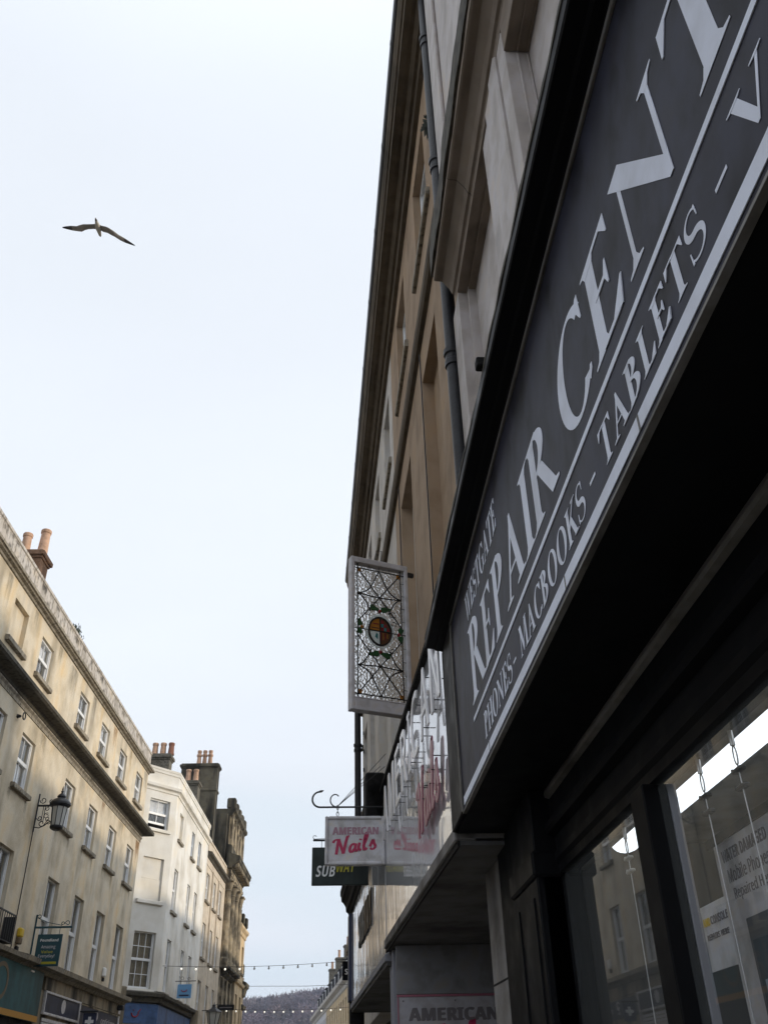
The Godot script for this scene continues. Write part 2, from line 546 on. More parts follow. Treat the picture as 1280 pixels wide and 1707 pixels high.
func make_ground() -> void:
	sheet("ground", -2500, 2500, -2500, 2500, -0.03, M.earth)
	sheet("road", -6.6, -1.6, -420, 60, 0.0, M.asphalt)
	for s in [[-60.0, -6.6, -6.6], [-1.6, 60.0, -1.6]]:
		var b := MB.new()
		b.box(s[0], s[1], -0.02, 0.12, -420, 60)
		struct("pavement", b, M.paving)
		var k := MB.new()
		if s[2] < -3: k.bevel(-6.6, -6.45, -0.02, 0.125, -420, 60, 0.02)
		else: k.bevel(-1.75, -1.6, -0.02, 0.125, -420, 60, 0.02)
		struct("kerb", k, M.kerb)
	# yellow no-parking lines along both kerbs
	for x in [-6.30, -6.15, -1.95, -2.10]:
		sheet("road_marking", x, x + 0.06, -200, 40, 0.004, M.yellow)

func hill_height(x: float, z: float, f: FastNoiseLite) -> float:
	var up := smoothstep(-330.0, -640.0, z)
	var back := smoothstep(-1100.0, -700.0, z)
	return (45.0 + x * 0.09 + 4.0 * f.get_noise_2d(x, z)) * up * (0.5 + 0.5 * back) - 0.1

func make_hill() -> void:
	var f := FastNoiseLite.new()
	f.seed = 4; f.frequency = 0.008
	var b := MB.new()
	var st := 20.0
	for i in 50:
		for j in 42:
			var x := -500.0 + i * st
			var z := -1140.0 + j * st
			var p := func(a: float, c: float) -> Vector3: return Vector3(a, hill_height(a, c, f), c)
			b.quad(p.call(x, z + st), p.call(x + st, z + st), p.call(x + st, z), p.call(x, z))
	struct("hill", b, M.hill)
	# bare winter woodland: each tree a trunk and a cloud of fine twigs
	var kinds := []
	for k in 3:
		var t := MB.new()
		t.use_tint = true
		t.tint = Color(0.6, 0.58, 0.58)
		t.tube(PackedVector3Array([Vector3(0, -1, 0), Vector3(0.1, 3, 0), Vector3(0, 7, 0.1)]), 0.3, 5, 0.12)
		for i in 620:
			var d := Vector3(rng.randfn(), rng.randfn(), rng.randfn()).normalized() * pow(rng.randf(), 0.33)
			var c := Vector3(d.x * 4.6, 6.6 + d.y * 4.4, d.z * 4.6) * (0.9 + 0.2 * rng.randf())
			var out := (d + Vector3(0, 0.3, 0) + Vector3(rng.randfn(), rng.randfn(), rng.randfn()) * 0.35).normalized()
			var side := out.cross(Vector3(rng.randfn(), rng.randfn(), rng.randfn())).normalized()
			var br := 0.80 + 0.25 * rng.randf()
			t.tint = Color(br, br * 0.97, br * 1.0)
			var l := 0.45 + rng.randf() * 0.8
			t.tri(c - side * 0.21, c + side * 0.21, c + out * l)
			t.tri(c - side * 0.1 - out * l * 0.7, c + side * 0.1, c + out.cross(side) * 0.4)
		kinds.append(t.mesh())
	var wm := mat(0.19, 0.165, 0.175, 0.95)
	wm.vertex_color_use_as_albedo = true
	for k in 3:
		var mm := MultiMesh.new()
		mm.transform_format = MultiMesh.TRANSFORM_3D
		mm.use_colors = true
		mm.mesh = kinds[k]
		var n := 1200
		mm.instance_count = n
		for i in n:
			var x := rng.randf_range(-260, 260)
			var z := -400.0 - 330.0 * pow(rng.randf(), 0.8)
			var s := rng.randf_range(0.95, 1.5)
			var bas := Basis(Vector3.UP, rng.randf() * TAU).scaled(Vector3(s * rng.randf_range(0.85, 1.25), s, s * rng.randf_range(0.85, 1.25)))
			mm.set_instance_transform(i, Transform3D(bas, Vector3(x, hill_height(x, z, f) - 0.3, z)))
			var q := rng.randf_range(0.65, 1.25)
			mm.set_instance_color(i, Color(q * rng.randf_range(0.92, 1.12), q, q * rng.randf_range(0.9, 1.1)))
		var o := MultiMeshInstance3D.new()
		o.multimesh = mm
		o.material_override = wm
		o.name = numbered("woodland")
		o.set_meta("kind", "stuff")
		tag(o, "bare grey brown winter woodland covering the far hill", "woodland", "trees of the wooded hill")
		add_child(o)

# ------------------------------------------------------------------ windows and houses
# a sash window in an opening x0..x1, y0..y1 of a wall whose face is at z = 0; cols panes across, rows panes up in each sash
func sash(root: Node3D, x0: float, x1: float, y0: float, y1: float, o := {}) -> void:
	var w := x1 - x0
	var h := y1 - y0
	var cols: int = o.get("cols", 2)
	var rows: int = o.get("rows", 1)
	var dep: float = o.get("depth", 0.2)
	var lift: float = o.get("lift", 0.0)
	var key := "sash %.3f %.3f %d %d %.2f %s" % [w, h, cols, rows, lift, o.has("cloth")]
	var fw := 0.055
	if not cache.has(key):
		var m := MB.new()
		m.bevel(0, fw, 0, h, -0.10, 0.0, 0.008)
		m.bevel(w - fw, w, 0, h, -0.10, 0.0, 0.008)
		m.bevel(fw, w - fw, h - fw, h, -0.10, 0.0, 0.008)
		m.bevel(fw, w - fw, 0, fw * 0.9, -0.10, 0.0, 0.008)
		var mid := h * 0.5
		m.bevel(fw, w - fw, mid - 0.025, mid + 0.03, -0.085, -0.02, 0.006)
		for half in 2:
			var a := mid + 0.03 if half else fw * 0.9
			var b := h - fw if half else mid - 0.025
			var zz := -0.03 if half else -0.06
			if half == 0 and lift > 0:
				a += lift; b += lift * 0.6
				m.bevel(fw, w - fw, a - 0.05, a, zz - 0.03, zz, 0.005)
			m.box(fw, fw + 0.035, a, b, zz - 0.03, zz)
			m.box(w - fw - 0.035, w - fw, a, b, zz - 0.03, zz)
			m.box(fw + 0.035, w - fw - 0.035, a, a + 0.05, zz - 0.03, zz)
			for c in range(1, cols):
				var x := fw + (w - 2 * fw) * c / cols
				m.box(x - 0.013, x + 0.013, a + 0.05, b, zz - 0.025, zz)
			for r in range(1, rows):
				var y := a + (b - a) * r / rows
				m.box(fw + 0.035, w - fw - 0.035, y - 0.013, y + 0.013, zz - 0.024, zz - 0.001)
		var pn := MB.new()
		var pw := (w - 2 * fw) / cols
		var ph := (h * 0.5 - fw) / rows
		pn.quad(Vector3(0, 0, 0), Vector3(pw, 0, 0), Vector3(pw, ph, 0), Vector3(0, ph, 0))
		var bl := MB.new()
		if o.has("cloth"):      # hanging folds
			for i in 40:
				var a := (w - 2 * fw) * i / 40.0
				var b := (w - 2 * fw) * (i + 1) / 40.0
				var za := 0.035 * sin(i * 1.7) + 0.02 * sin(i * 0.6 + 1.0)
				var zb := 0.035 * sin((i + 1) * 1.7) + 0.02 * sin((i + 1) * 0.6 + 1.0)
				bl.quad(Vector3(a, 0, za), Vector3(b, 0, zb), Vector3(b, 1, zb * 0.5), Vector3(a, 1, za * 0.5))
		else: bl.box(0, w - 2 * fw, 0, 1, -0.015, 0)
		cache[key] = [m.mesh(), pn.mesh(), pw, ph, bl.mesh()]
	var k: Array = cache[key]
	var win := part("window", k[0], o.get("paint", M.sash), root, Vector3(x0, y0, -dep))
	for half in 2:
		for r in rows:
			for c in cols:
				part("pane", k[1], M.pane, win, Vector3(fw + k[2] * c, (h * 0.5 if half else fw * 0.9 + lift) + k[3] * r, -0.045 if half else -0.075))
	var blind: float = o.get("blind", 0.0)
	if absf(blind) > 0.01:
		var b := part("blind" if not o.has("cloth") else "curtain", k[4], o.get("cloth", M.blind), win, Vector3(fw, fw if blind > 0 else h - fw + blind * h, -0.16))
		b.scale = Vector3(1, absf(blind) * h, 1)
	if o.get("sill", true):
		var e: float = o.get("ear", 0.13)
		var sk := "sill %.3f %.3f %.3f" % [w, e, o.get("proj", 0.115)]
		if not cache.has(sk):
			var m := MB.new()
			var pj: float = o.get("proj", 0.115)
			m.prof(PackedVector2Array([Vector2(-0.2, 0), Vector2(-0.2, -0.16), Vector2(pj - 0.015, -0.16), Vector2(pj, -0.15), Vector2(pj, -0.05), Vector2(pj - 0.015, -0.035)]), -e, w + e)
			cache[sk] = m.mesh()
		part("sill", cache[sk], o.get("sill_stone", M.sill), win, Vector3(0, -0.004, dep))

func blind_window(root: Node3D, x0: float, x1: float, y0: float, y1: float, m: Material, sill := true) -> void:
	var b := MB.new()
	b.box(0, x1 - x0, 0, y1 - y0, -0.05, 0)
	var p := part("blind_window", b, m, root, Vector3(x0, y0, -0.13))
	if sill:
		var s := MB.new()
		s.prof(PackedVector2Array([Vector2(0, 0), Vector2(0, -0.16), Vector2(0.23, -0.16), Vector2(0.245, -0.15), Vector2(0.245, -0.04), Vector2(0.23, -0.03)]), -0.13, x1 - x0 + 0.13)
		part("sill", s, M.sill, p)

# front wall with openings, dark rooms behind, and a body of stone to the back
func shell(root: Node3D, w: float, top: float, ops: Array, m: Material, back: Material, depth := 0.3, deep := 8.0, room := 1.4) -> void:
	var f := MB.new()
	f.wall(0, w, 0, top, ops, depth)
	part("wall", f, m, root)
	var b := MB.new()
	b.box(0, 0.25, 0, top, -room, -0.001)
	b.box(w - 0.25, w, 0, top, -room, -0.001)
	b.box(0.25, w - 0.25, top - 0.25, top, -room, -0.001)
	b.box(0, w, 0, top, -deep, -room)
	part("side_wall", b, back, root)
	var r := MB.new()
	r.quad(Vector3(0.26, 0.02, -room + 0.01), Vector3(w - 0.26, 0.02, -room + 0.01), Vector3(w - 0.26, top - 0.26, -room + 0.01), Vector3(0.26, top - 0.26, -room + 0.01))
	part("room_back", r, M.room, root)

func moulding(called: String, root: Node3D, x0: float, x1: float, pts: Array, m: Material, at := Vector3.ZERO) -> MeshInstance3D:
	var b := MB.new()
	var p := PackedVector2Array()
	for q in pts: p.append(Vector2(q[0], q[1]))
	b.prof(p, x0, x1)
	return part(called, b, m, root, at)

func pot(root: Node3D, at: Vector3, h: float, r: float, m: Material, crowned := false) -> void:
	var b := MB.new()
	var p := PackedVector2Array([Vector2(r * 1.12, 0), Vector2(r * 1.12, 0.08), Vector2(r, 0.1), Vector2(r * 0.86, h - 0.14), Vector2(r * 1.0, h - 0.12), Vector2(r * 1.04, h - 0.04), Vector2(r * 0.92, h), Vector2(r * 0.66, h), Vector2(r * 0.64, h - 0.2)])
	if crowned:
		p = PackedVector2Array([Vector2(r * 1.1, 0), Vector2(r, 0.1), Vector2(r * 0.8, h * 0.55), Vector2(r * 1.15, h * 0.6), Vector2(r * 1.15, h * 0.7), Vector2(r * 0.75, h * 0.78), Vector2(r * 0.95, h * 0.9), Vector2(r * 0.85, h), Vector2(r * 0.6, h), Vector2(r * 0.55, h - 0.2)])
	b.lathe(p, at, 14)
	part("chimney_pot", b, m, root)

# a chimney stack in a house's own axes
func stack(root: Node3D, x0: float, x1: float, z0: float, z1: float, y0: float, y1: float, m: Material) -> MeshInstance3D:
	var b := MB.new()
	b.box(x0, x1, y0, y1 - 0.32, z0, z1)
	b.bevel(x0 - 0.05, x1 + 0.05, y1 - 0.32, y1 - 0.24, z0 - 0.05, z1 + 0.05, 0.02)
	b.bevel(x0 - 0.11, x1 + 0.11, y1 - 0.24, y1 - 0.08, z0 - 0.11, z1 + 0.11, 0.025)
	b.bevel(x0 - 0.02, x1 + 0.02, y1 - 0.08, y1, z0 - 0.02, z1 + 0.02, 0.02)
	return part("chimney", b, m, root)

func row(cols: Array, y0: float, y1: float) -> Array:
	var out := []
	for c in cols: out.append([c[0], c[1], y0, y1])
	return out

func georgian(called: String, label: String, s0: float, s1: float, cols: Array, wall_m: Material, blind_at: int) -> Node3D:
	# a plain terrace front: attic over a heavy cornice, two storeys below it, a stone ledge over the shops
	var root := thing(called, label, "house", left_at(s0))
	var w := s1 - s0
	var cs := []
	for c in cols: cs.append([c - s0, c - s0 + 1.08])
	var ops := row(cs, 11.62, 12.7) + row(cs, 8.60, 9.92) + row(cs, 5.02, 7.12)
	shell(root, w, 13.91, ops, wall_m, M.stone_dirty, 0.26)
	var i := 0
	for c in cs:
		if i == blind_at: blind_window(root, c[0], c[1], 11.62, 12.7, wall_m)
		else: sash(root, c[0], c[1], 11.62, 12.7, {"depth": 0.07, "blind": [0.0, -0.3, 0.0, 0.45, 0.0, 0.3][i % 6]})
		sash(root, c[0], c[1], 8.60, 9.92, {"depth": 0.08, "blind": [0.42, 0.45, 0.47, 0.47, 0.4, 0.0][i % 6]})
		sash(root, c[0], c[1], 5.02, 7.12, {"depth": 0.11, "blind": [0.47, 0.47, 0.9, 0.45, 0.46, 0.5][i % 6], "sill": false})
		i += 1
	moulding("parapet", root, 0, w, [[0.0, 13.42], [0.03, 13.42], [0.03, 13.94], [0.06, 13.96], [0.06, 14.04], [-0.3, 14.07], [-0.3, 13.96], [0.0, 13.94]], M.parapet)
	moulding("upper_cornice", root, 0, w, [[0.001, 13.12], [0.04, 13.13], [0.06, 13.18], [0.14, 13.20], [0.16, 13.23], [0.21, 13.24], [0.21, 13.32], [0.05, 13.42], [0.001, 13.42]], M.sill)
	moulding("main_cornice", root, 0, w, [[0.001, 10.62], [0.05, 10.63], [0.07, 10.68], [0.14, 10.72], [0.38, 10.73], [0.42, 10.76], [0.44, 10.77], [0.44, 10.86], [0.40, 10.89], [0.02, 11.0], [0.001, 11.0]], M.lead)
	# rain runs: below the cornices, from the ends of the sills, down the parapet
	for c in cs:
		for e in [c[0] - 0.1, c[1] + 0.1]:
			stain(root, e + rng.randf_range(-0.04, 0.04), 8.43, rng.randf_range(0.14, 0.3), rng.randf_range(0.5, 1.2), M.run_grey)
		if rng.randf() < 0.6: stain(root, c[1] + 0.5, 10.39, rng.randf_range(0.3, 0.8), rng.randf_range(0.7, 1.5), M.run_rust if rng.randf() < 0.5 else M.run_grey)
		stain(root, c[1] + rng.randf_range(0.4, 0.7), 13.11, rng.randf_range(0.3, 0.7), rng.randf_range(0.7, 1.6), M.run_grey if rng.randf() < 0.7 else M.run_rust)
		stain(root, c[0] - 0.3, 10.61, rng.randf_range(0.4, 0.9), 0.2, M.run_grey, 0.0725)
	for k in int(w / 0.7):
		stain(root, 0.4 + k * 0.7 + rng.randf_range(-0.2, 0.2), 13.93, rng.randf_range(0.2, 0.6), rng.randf_range(0.15, 0.45), M.run_dark if rng.randf() < 0.35 else M.run_grey, 0.032)
	moulding("architrave", root, 0, w, [[0.001, 10.40], [0.025, 10.40], [0.025, 10.50], [0.07, 10.54], [0.07, 10.585], [0.001, 10.60]], M.sill)
	return root

func make_left_houses() -> void:
	# two plain stone fronts with a joint between them
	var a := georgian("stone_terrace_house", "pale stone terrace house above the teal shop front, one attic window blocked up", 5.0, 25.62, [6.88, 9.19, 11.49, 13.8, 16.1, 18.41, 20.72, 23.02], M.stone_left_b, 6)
	var ca := stack(a, 19.25, 19.95, -1.92, -1.05, 13.0, 16.3, M.brickish)
	pot(ca, Vector3(19.5, 16.3, -1.72), 0.72, 0.155, M.pot)
	pot(ca, Vector3(19.72, 16.3, -1.25), 0.98, 0.165, M.pot)
	var ring := MB.new()
	var pts := PackedVector3Array()
	for i in 13: pts.append(Vector3(17.42 + 0.09 * cos(TAU * i / 12.0), 10.12 + 0.09 * sin(TAU * i / 12.0), 0.18))
	ring.tube(pts, 0.018, 6)
	ring.tube(PackedVector3Array([Vector3(17.42, 10.12, 0.0), Vector3(17.42, 10.12, 0.1)]), 0.06, 8, 0.03)
	part("iron_ring", ring, M.iron, a)
	for x in [15.8, 18.0]:
		var bal := MB.new()
		for k in 9: bal.box(x + 0.05 + k * 0.15, x + 0.065 + k * 0.15, 5.0, 5.6, 0.28, 0.295)
		bal.box(x, x + 1.3, 5.6, 5.63, 0.27, 0.305)
		bal.box(x, x + 1.3, 4.98, 5.0, 0.0, 0.305)
		bal.box(x, x + 0.02, 5.0, 5.6, 0.0, 0.28)
		bal.box(x + 1.28, x + 1.3, 5.0, 5.6, 0.0, 0.28)
		part("balcony_rail", bal, M.iron, a)
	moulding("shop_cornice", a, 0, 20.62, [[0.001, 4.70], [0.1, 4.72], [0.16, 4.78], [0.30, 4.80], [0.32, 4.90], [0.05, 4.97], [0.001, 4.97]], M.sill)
	var b := georgian("stone_terrace_house", "pale stone terrace house with navy shop fronts, ending at the side street corner", 25.62, 37.25, [27.05, 29.8, 32.52, 35.3], M.stone_left, -1)
	stain(b, 0.55, 13.1, 0.9, 1.6, M.run_grey, 0.0035)
	stain(b, 0.15, 13.92, 0.5, 0.48, M.run_dark, 0.034)
	stain(b, 11.2, 10.38, 0.8, 1.3, M.run_rust, 0.0035)
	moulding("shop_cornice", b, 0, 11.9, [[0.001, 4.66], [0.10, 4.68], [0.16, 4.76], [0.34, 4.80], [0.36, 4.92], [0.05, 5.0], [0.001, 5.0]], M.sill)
	boxpart("shop_frieze", 2.45, 11.63, 4.34, 4.66, 0.001, 0.09, M.stone_dirty, b)
	boxpart("shop_lintel", 0.2, 11.63, 3.4, 4.34, 0.001, 0.05, M.stone_dirty, b)
	# end returns of the cornices round the corner of the side street
	for q in [[13.24, 13.32, 0.21, M.sill], [10.73, 10.87, 0.44, M.lead], [4.8, 4.92, 0.3, M.sill]]:
		boxpart("cornice_return", 11.632, 11.63 + q[2], q[0], q[1], -6.0, q[2], q[3], b, 0.02)
	var plant := MB.new()
	for i in 70:
		var p := Vector3(0.1 + rng.randfn() * 0.16, 14.03, rng.randf_range(-0.15, 0.05))
		var hgt := rng.randf_range(0.06, 0.30) * (1.0 if i % 4 else 1.4)
		var t := p + Vector3(rng.randf_range(-0.10, 0.10), hgt, rng.randf_range(-0.08, 0.08))
		plant.tri(p - Vector3(0.025, 0, 0), p + Vector3(0.025, 0, 0.01), t)
		var m := p.lerp(t, 0.6)
		plant.tri(m, m + Vector3(rng.randf_range(-0.09, 0.09), 0.05, 0.02), m + Vector3(rng.randf_range(-0.05, 0.05), 0.10, -0.02))
	tag(part("wall_plant", plant, mat(0.03, 0.042, 0.02, 0.9), self), "dark weeds growing on the parapet where two stone houses meet", "plant")
	get_node("wall_plant").transform = left_at(25.62)

	white_corner_house()
	beige_house()
	ornate_building()
	far_left()

func white_corner_house() -> void:
	var root := thing("white_corner_house", "white painted corner house with a slanting front and a blue shop below", "house", left_at(43.6))
	var w := 10.0
	var cols := [[1.1, 2.05], [4.72, 5.55], [6.85, 7.7]]
	var ops := row(cols, 12.3, 13.55) + row(cols, 9.15, 10.97) + row(cols, 5.8, 7.93)
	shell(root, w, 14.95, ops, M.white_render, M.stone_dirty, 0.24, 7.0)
	for i in 3:
		var c: Array = cols[i]
		if i == 0: blind_window(root, c[0], c[1], 12.3, 13.55, M.white_render)
		else: sash(root, c[0], c[1], 12.3, 13.55, {"depth": 0.08, "paint": M.sash_blue})
		sash(root, c[0], c[1], 9.15, 10.97, {"depth": 0.08, "blind": 0.4 if i == 1 else 0.0})
		sash(root, c[0], c[1], 5.8, 7.93, {"depth": 0.08, "cols": 3, "rows": 2})
	# the slanting front, facing back up the street
	var ch := Node3D.new()
	ch.name = "slanting_front"
	# local x runs from its far-left end to the corner
	var dl := Vector3(cos(deg_to_rad(42.0 - LAZ)), 0, sin(deg_to_rad(42.0 - LAZ)))
	ch.transform = Transform3D(Basis(dl, Vector3.UP, dl.cross(Vector3.UP)), -dl * 5.0)
	root.add_child(ch)
	# openings measured back from the corner at x = 5
	var q := [3.44, 4.62]
	var f := MB.new()
	f.wall(0, 5.0, 0, 14.95, [[q[0], q[1], 12.34, 13.66], [q[0], q[1], 9.24, 11.05], [q[0], q[1], 5.75, 7.96]], 0.22)
	part("wall", f, M.white_render, ch)
	var b := MB.new()
	b.quad(Vector3(0.05, 0, -0.9), Vector3(4.5, 0, -0.9), Vector3(4.5, 14.7, -0.9), Vector3(0.05, 14.7, -0.9))
	part("room_back", b, M.room, ch)
	boxpart("back_wall", 0.0, 0.2, 0, 14.95, -7.0, -0.002, M.stone_dirty, ch)
	boxpart("roof", 0.2, 4.2, 14.6, 14.9, -4.0, -0.002, M.slate, ch)
	sash(ch, q[0], q[1], 12.34, 13.66, {"depth": 0.12, "cols": 2, "lift": 0.22, "blind": -0.42, "sill_stone": M.white_render})
	sash(ch, q[0], q[1], 5.75, 7.96, {"depth": 0.12, "cols": 3, "rows": 2, "blind": 0.96, "cloth": M.curtain, "sill_stone": M.white_render})
	var bp := MB.new()
	bp.box(0, 1.18, 0, 0.9, -0.05, 0.0)
	bp.box(0, 1.18, 0.92, 1.81, -0.05, -0.03)
	bp.box(0, 1.18, 0.9, 0.92, -0.05, -0.045)
	part("blind_window", bp, M.white_render, ch, Vector3(q[0], 9.24, -0.09))
	boxpart("sill", q[0] - 0.14, q[1] + 0.14, 9.08, 9.24, -0.1, 0.12, M.white_render, ch, 0.015)
	# cornice and parapet run along both fronts
	var co := [[0.001, 14.02], [0.04, 14.03], [0.05, 14.14], [0.10, 14.17], [0.17, 14.20], [0.19, 14.32], [0.02, 14.38], [0.001, 14.38]]
	var pa := [[0.0, 14.9], [0.04, 14.9], [0.04, 15.02], [0.06, 15.04], [0.06, 15.14], [-0.35, 15.16], [-0.35, 14.9]]
	moulding("cornice", ch, 0, 5.06, co, M.white_render)
	moulding("parapet", ch, 0, 5.03, pa, M.white_render)
	moulding("cornice", root, -0.05, w, co, M.white_render)
	moulding("parapet", root, -0.03, w, pa, M.white_render)
	# painted shop front below
	moulding("shop_cornice", ch, 0.3, 5.2, [[0.001, 5.22], [0.2, 5.25], [0.24, 5.4], [0.36, 5.46], [0.38, 5.58], [0.1, 5.66], [0.001, 5.7]], M.lead)
	moulding("shop_cornice", root, -0.15, 8.6, [[0.001, 5.22], [0.2, 5.25], [0.24, 5.4], [0.36, 5.46], [0.38, 5.58], [0.1, 5.66], [0.001, 5.7]], M.lead)
	boxpart("shop_console", 2.6, 3.1, 4.2, 5.75, 0.001, 0.45, M.stone_dirty, ch, 0.04)
	# its pieces are parts of the house itself
	for c in ch.get_children():
		var tr: Transform3D = ch.transform * c.transform
		ch.remove_child(c)
		var nm := str(c.name).rstrip("0123456789").rstrip("_")
		var k := 0
		c.name = nm
		while root.has_node(str(c.name)):
			k += 1
			c.name = "%s_%03d" % [nm, k]
		root.add_child(c)
		c.transform = tr
	root.remove_child(ch)
	ch.free()
	boxpart("shop_console", 8.2, 8.6, 4.2, 5.6, 0.001, 0.45, M.stone_dirty, root, 0.04)
	var st := stack(root, 0.3, 0.95, -1.75, -0.65, 14.5, 16.25, M.chimney)
	for i in 3: pot(st, Vector3(0.62, 16.25, -1.5 + 0.4 * i), 0.62, 0.15, M.pot if i < 2 else M.pot_red)
	pot(st, Vector3(0.2, 15.6, -2.2), 0.6, 0.15, M.pot_red)
	var s2 := stack(root, 9.6, 10.4, -1.85, -0.85, 14.5, 17.7, M.chimney)
	for i in 2: pot(s2, Vector3(10.0, 17.7, -1.55 + 0.45 * i), 0.75, 0.16, M.pot)

func beige_house() -> void:
	var root := thing("beige_house", "narrow beige house between the white corner house and the dark ornate building", "house", left_at(53.6))
	var w := 7.7
	var cols := [[0.3, 1.4], [3.0, 3.95], [5.4, 6.38]]
	var ops := row(cols, 11.22, 12.65) + row(cols, 8.33, 10.04) + row(cols, 5.2, 7.19)
	shell(root, w, 13.9, ops, M.cream_render, M.stone_dirty, 0.24)
	for c in cols:
		sash(root, c[0], c[1], 11.22, 12.65, {"depth": 0.09, "cols": 2})
		sash(root, c[0], c[1], 8.33, 10.04, {"depth": 0.09, "cols": 2})
		sash(root, c[0], c[1], 5.2, 7.19, {"depth": 0.09, "cols": 2})
	moulding("cornice", root, 0, w, [[0.001, 13.4], [0.06, 13.42], [0.1, 13.52], [0.24, 13.58], [0.26, 13.70], [0.02, 13.76], [0.001, 13.76]], M.lead)
	moulding("parapet", root, 0, w, [[0.0, 13.76], [0.03, 13.76], [0.03, 14.3], [0.07, 14.32], [0.07, 14.44], [-0.35, 14.46], [-0.35, 13.76]], M.cream_render)
	moulding("architrave", root, 0, w, [[0.001, 13.0], [0.03, 13.0], [0.03, 13.06], [0.001, 13.08]], M.cream_render)
	for x in [2.2, 4.7]:
		var m := MB.new()
		m.tube(PackedVector3Array([Vector3(x, 8.2, 0.06), Vector3(x, 13.0, 0.06)]), 0.04, 8)
		part("drainpipe", m, M.cream_render, root)
	moulding("shop_cornice", root, 0, w, [[0.001, 4.4], [0.25, 4.45], [0.35, 4.6], [0.35, 4.72], [0.001, 4.85]], M.stone_dirty)
	var st := stack(root, 3.6, 4.4, -2.75, -0.42, 13.5, 20.0, M.ornate_dark)
	var band := MB.new()
	band.bevel(3.54, 4.46, 18.2, 18.36, -2.81, -0.36, 0.03)
	part("string_course", band, M.ornate_dark, st)
	for i in 3: pot(st, Vector3(4.0, 20.0, -1.75 + 0.36 * i), 0.95, 0.15, M.pot, true)

func ornate_building() -> void:
	var root := thing("ornate_building", "soot dark classical building with columns, deep bracketed cornice and tall attic", "building", left_at(61.3))
	var w := 6.4
	var bays := [[0.9, 1.9], [2.7, 3.7], [4.5, 5.5]]
	var ops := row(bays, 9.9, 13.0) + row(bays, 5.6, 8.2)
	shell(root, w, 18.2, ops, M.ornate, M.ornate_dark, 0.3)
	for c in bays:
		sash(root, c[0], c[1], 9.9, 13.0, {"depth": 0.2, "sill": false})
		sash(root, c[0], c[1], 5.6, 8.2, {"depth": 0.2, "sill": false})
		moulding("window_hood", root, c[0] - 0.15, c[1] + 0.15, [[0.001, 8.25], [0.1, 8.3], [0.28, 8.42], [0.28, 8.52], [0.001, 8.6]], M.ornate_dark)
		moulding("window_hood", root, c[0] - 0.15, c[1] + 0.15, [[0.001, 12.6 + 0.45], [0.1, 13.1], [0.22, 13.2], [0.001, 13.3]], M.ornate_dark)
	for x in [0.3, 2.3, 4.1, 6.05]:
		var m := MB.new()
		m.lathe(PackedVector2Array([Vector2(0.34, 8.9), Vector2(0.34, 9.1), Vector2(0.27, 9.2), Vector2(0.26, 11.0), Vector2(0.22, 13.0), Vector2(0.26, 13.05), Vector2(0.24, 13.12), Vector2(0.34, 13.5), Vector2(0.36, 13.55)]), Vector3(x, 0, 0.16), 16)
		m.bevel(x - 0.38, x + 0.38, 13.55, 13.68, -0.1, 0.54, 0.03)
		m.bevel(x - 0.36, x + 0.36, 8.6, 8.9, 0.0, 0.5, 0.03)
		part("column", m, M.ornate, root)
	moulding("balcony_ledge", root, 0, w, [[0.001, 8.55], [0.3, 8.6], [0.5, 8.62], [0.5, 8.75], [0.001, 8.8]], M.ornate_dark)
	moulding("architrave", root, 0, w, [[0.001, 13.7], [0.3, 13.7], [0.32, 13.9], [0.36, 13.92], [0.36, 14.05], [0.3, 14.1], [0.3, 14.35], [0.001, 14.35]], M.ornate)
	moulding("main_cornice", root, -0.3, w + 0.05, [[0.001, 14.35], [0.35, 14.37], [0.4, 14.5], [0.75, 14.75], [0.80, 14.78], [0.83, 14.83], [0.84, 14.96], [0.87, 14.98], [0.87, 15.08], [0.0, 15.35]], M.ornate_dark)
	for k in 13: boxpart("bracket", 0.05 + k * 0.5, 0.27 + k * 0.5, 14.42, 14.72, 0.30, 0.78, M.ornate, root, 0.02)
	# attic with stubby pilasters and blocks on top
	for k in 5:
		var x := 0.15 + k * 1.45
		boxpart("attic_pilaster", x, x + 0.45, 15.35, 18.0, -0.02, 0.22, M.ornate, root, 0.03)
		boxpart("attic_block", x - 0.08, x + 0.53, 18.25, 18.95, -0.3, 0.3, M.ornate_dark, root, 0.08)
	moulding("attic_cornice", root, -0.1, w + 0.1, [[0.001, 17.7], [0.15, 17.75], [0.2, 17.9], [0.38, 18.0], [0.40, 18.18], [0.0, 18.28]], M.ornate_dark)
	moulding("attic_base", root, -0.05, w + 0.05, [[0.001, 15.33], [0.26, 15.36], [0.26, 15.8], [0.2, 15.86], [0.001, 15.88]], M.ornate_dark)
	for k in 4:
		var x := 0.75 + k * 1.45
		var m := MB.new()
		for j in 5: m.lathe(PackedVector2Array([Vector2(0.06, 0), Vector2(0.09, 0.3), Vector2(0.05, 0.9), Vector2(0.08, 1.3)]), Vector3(x + j * 0.17, 16.0, 0.1), 8)
		part("balusters", m, M.ornate, root)
	boxpart("party_wall", -0.35, -0.001, 0, 17.8, -6.0, -0.15, M.ornate_dark, root)

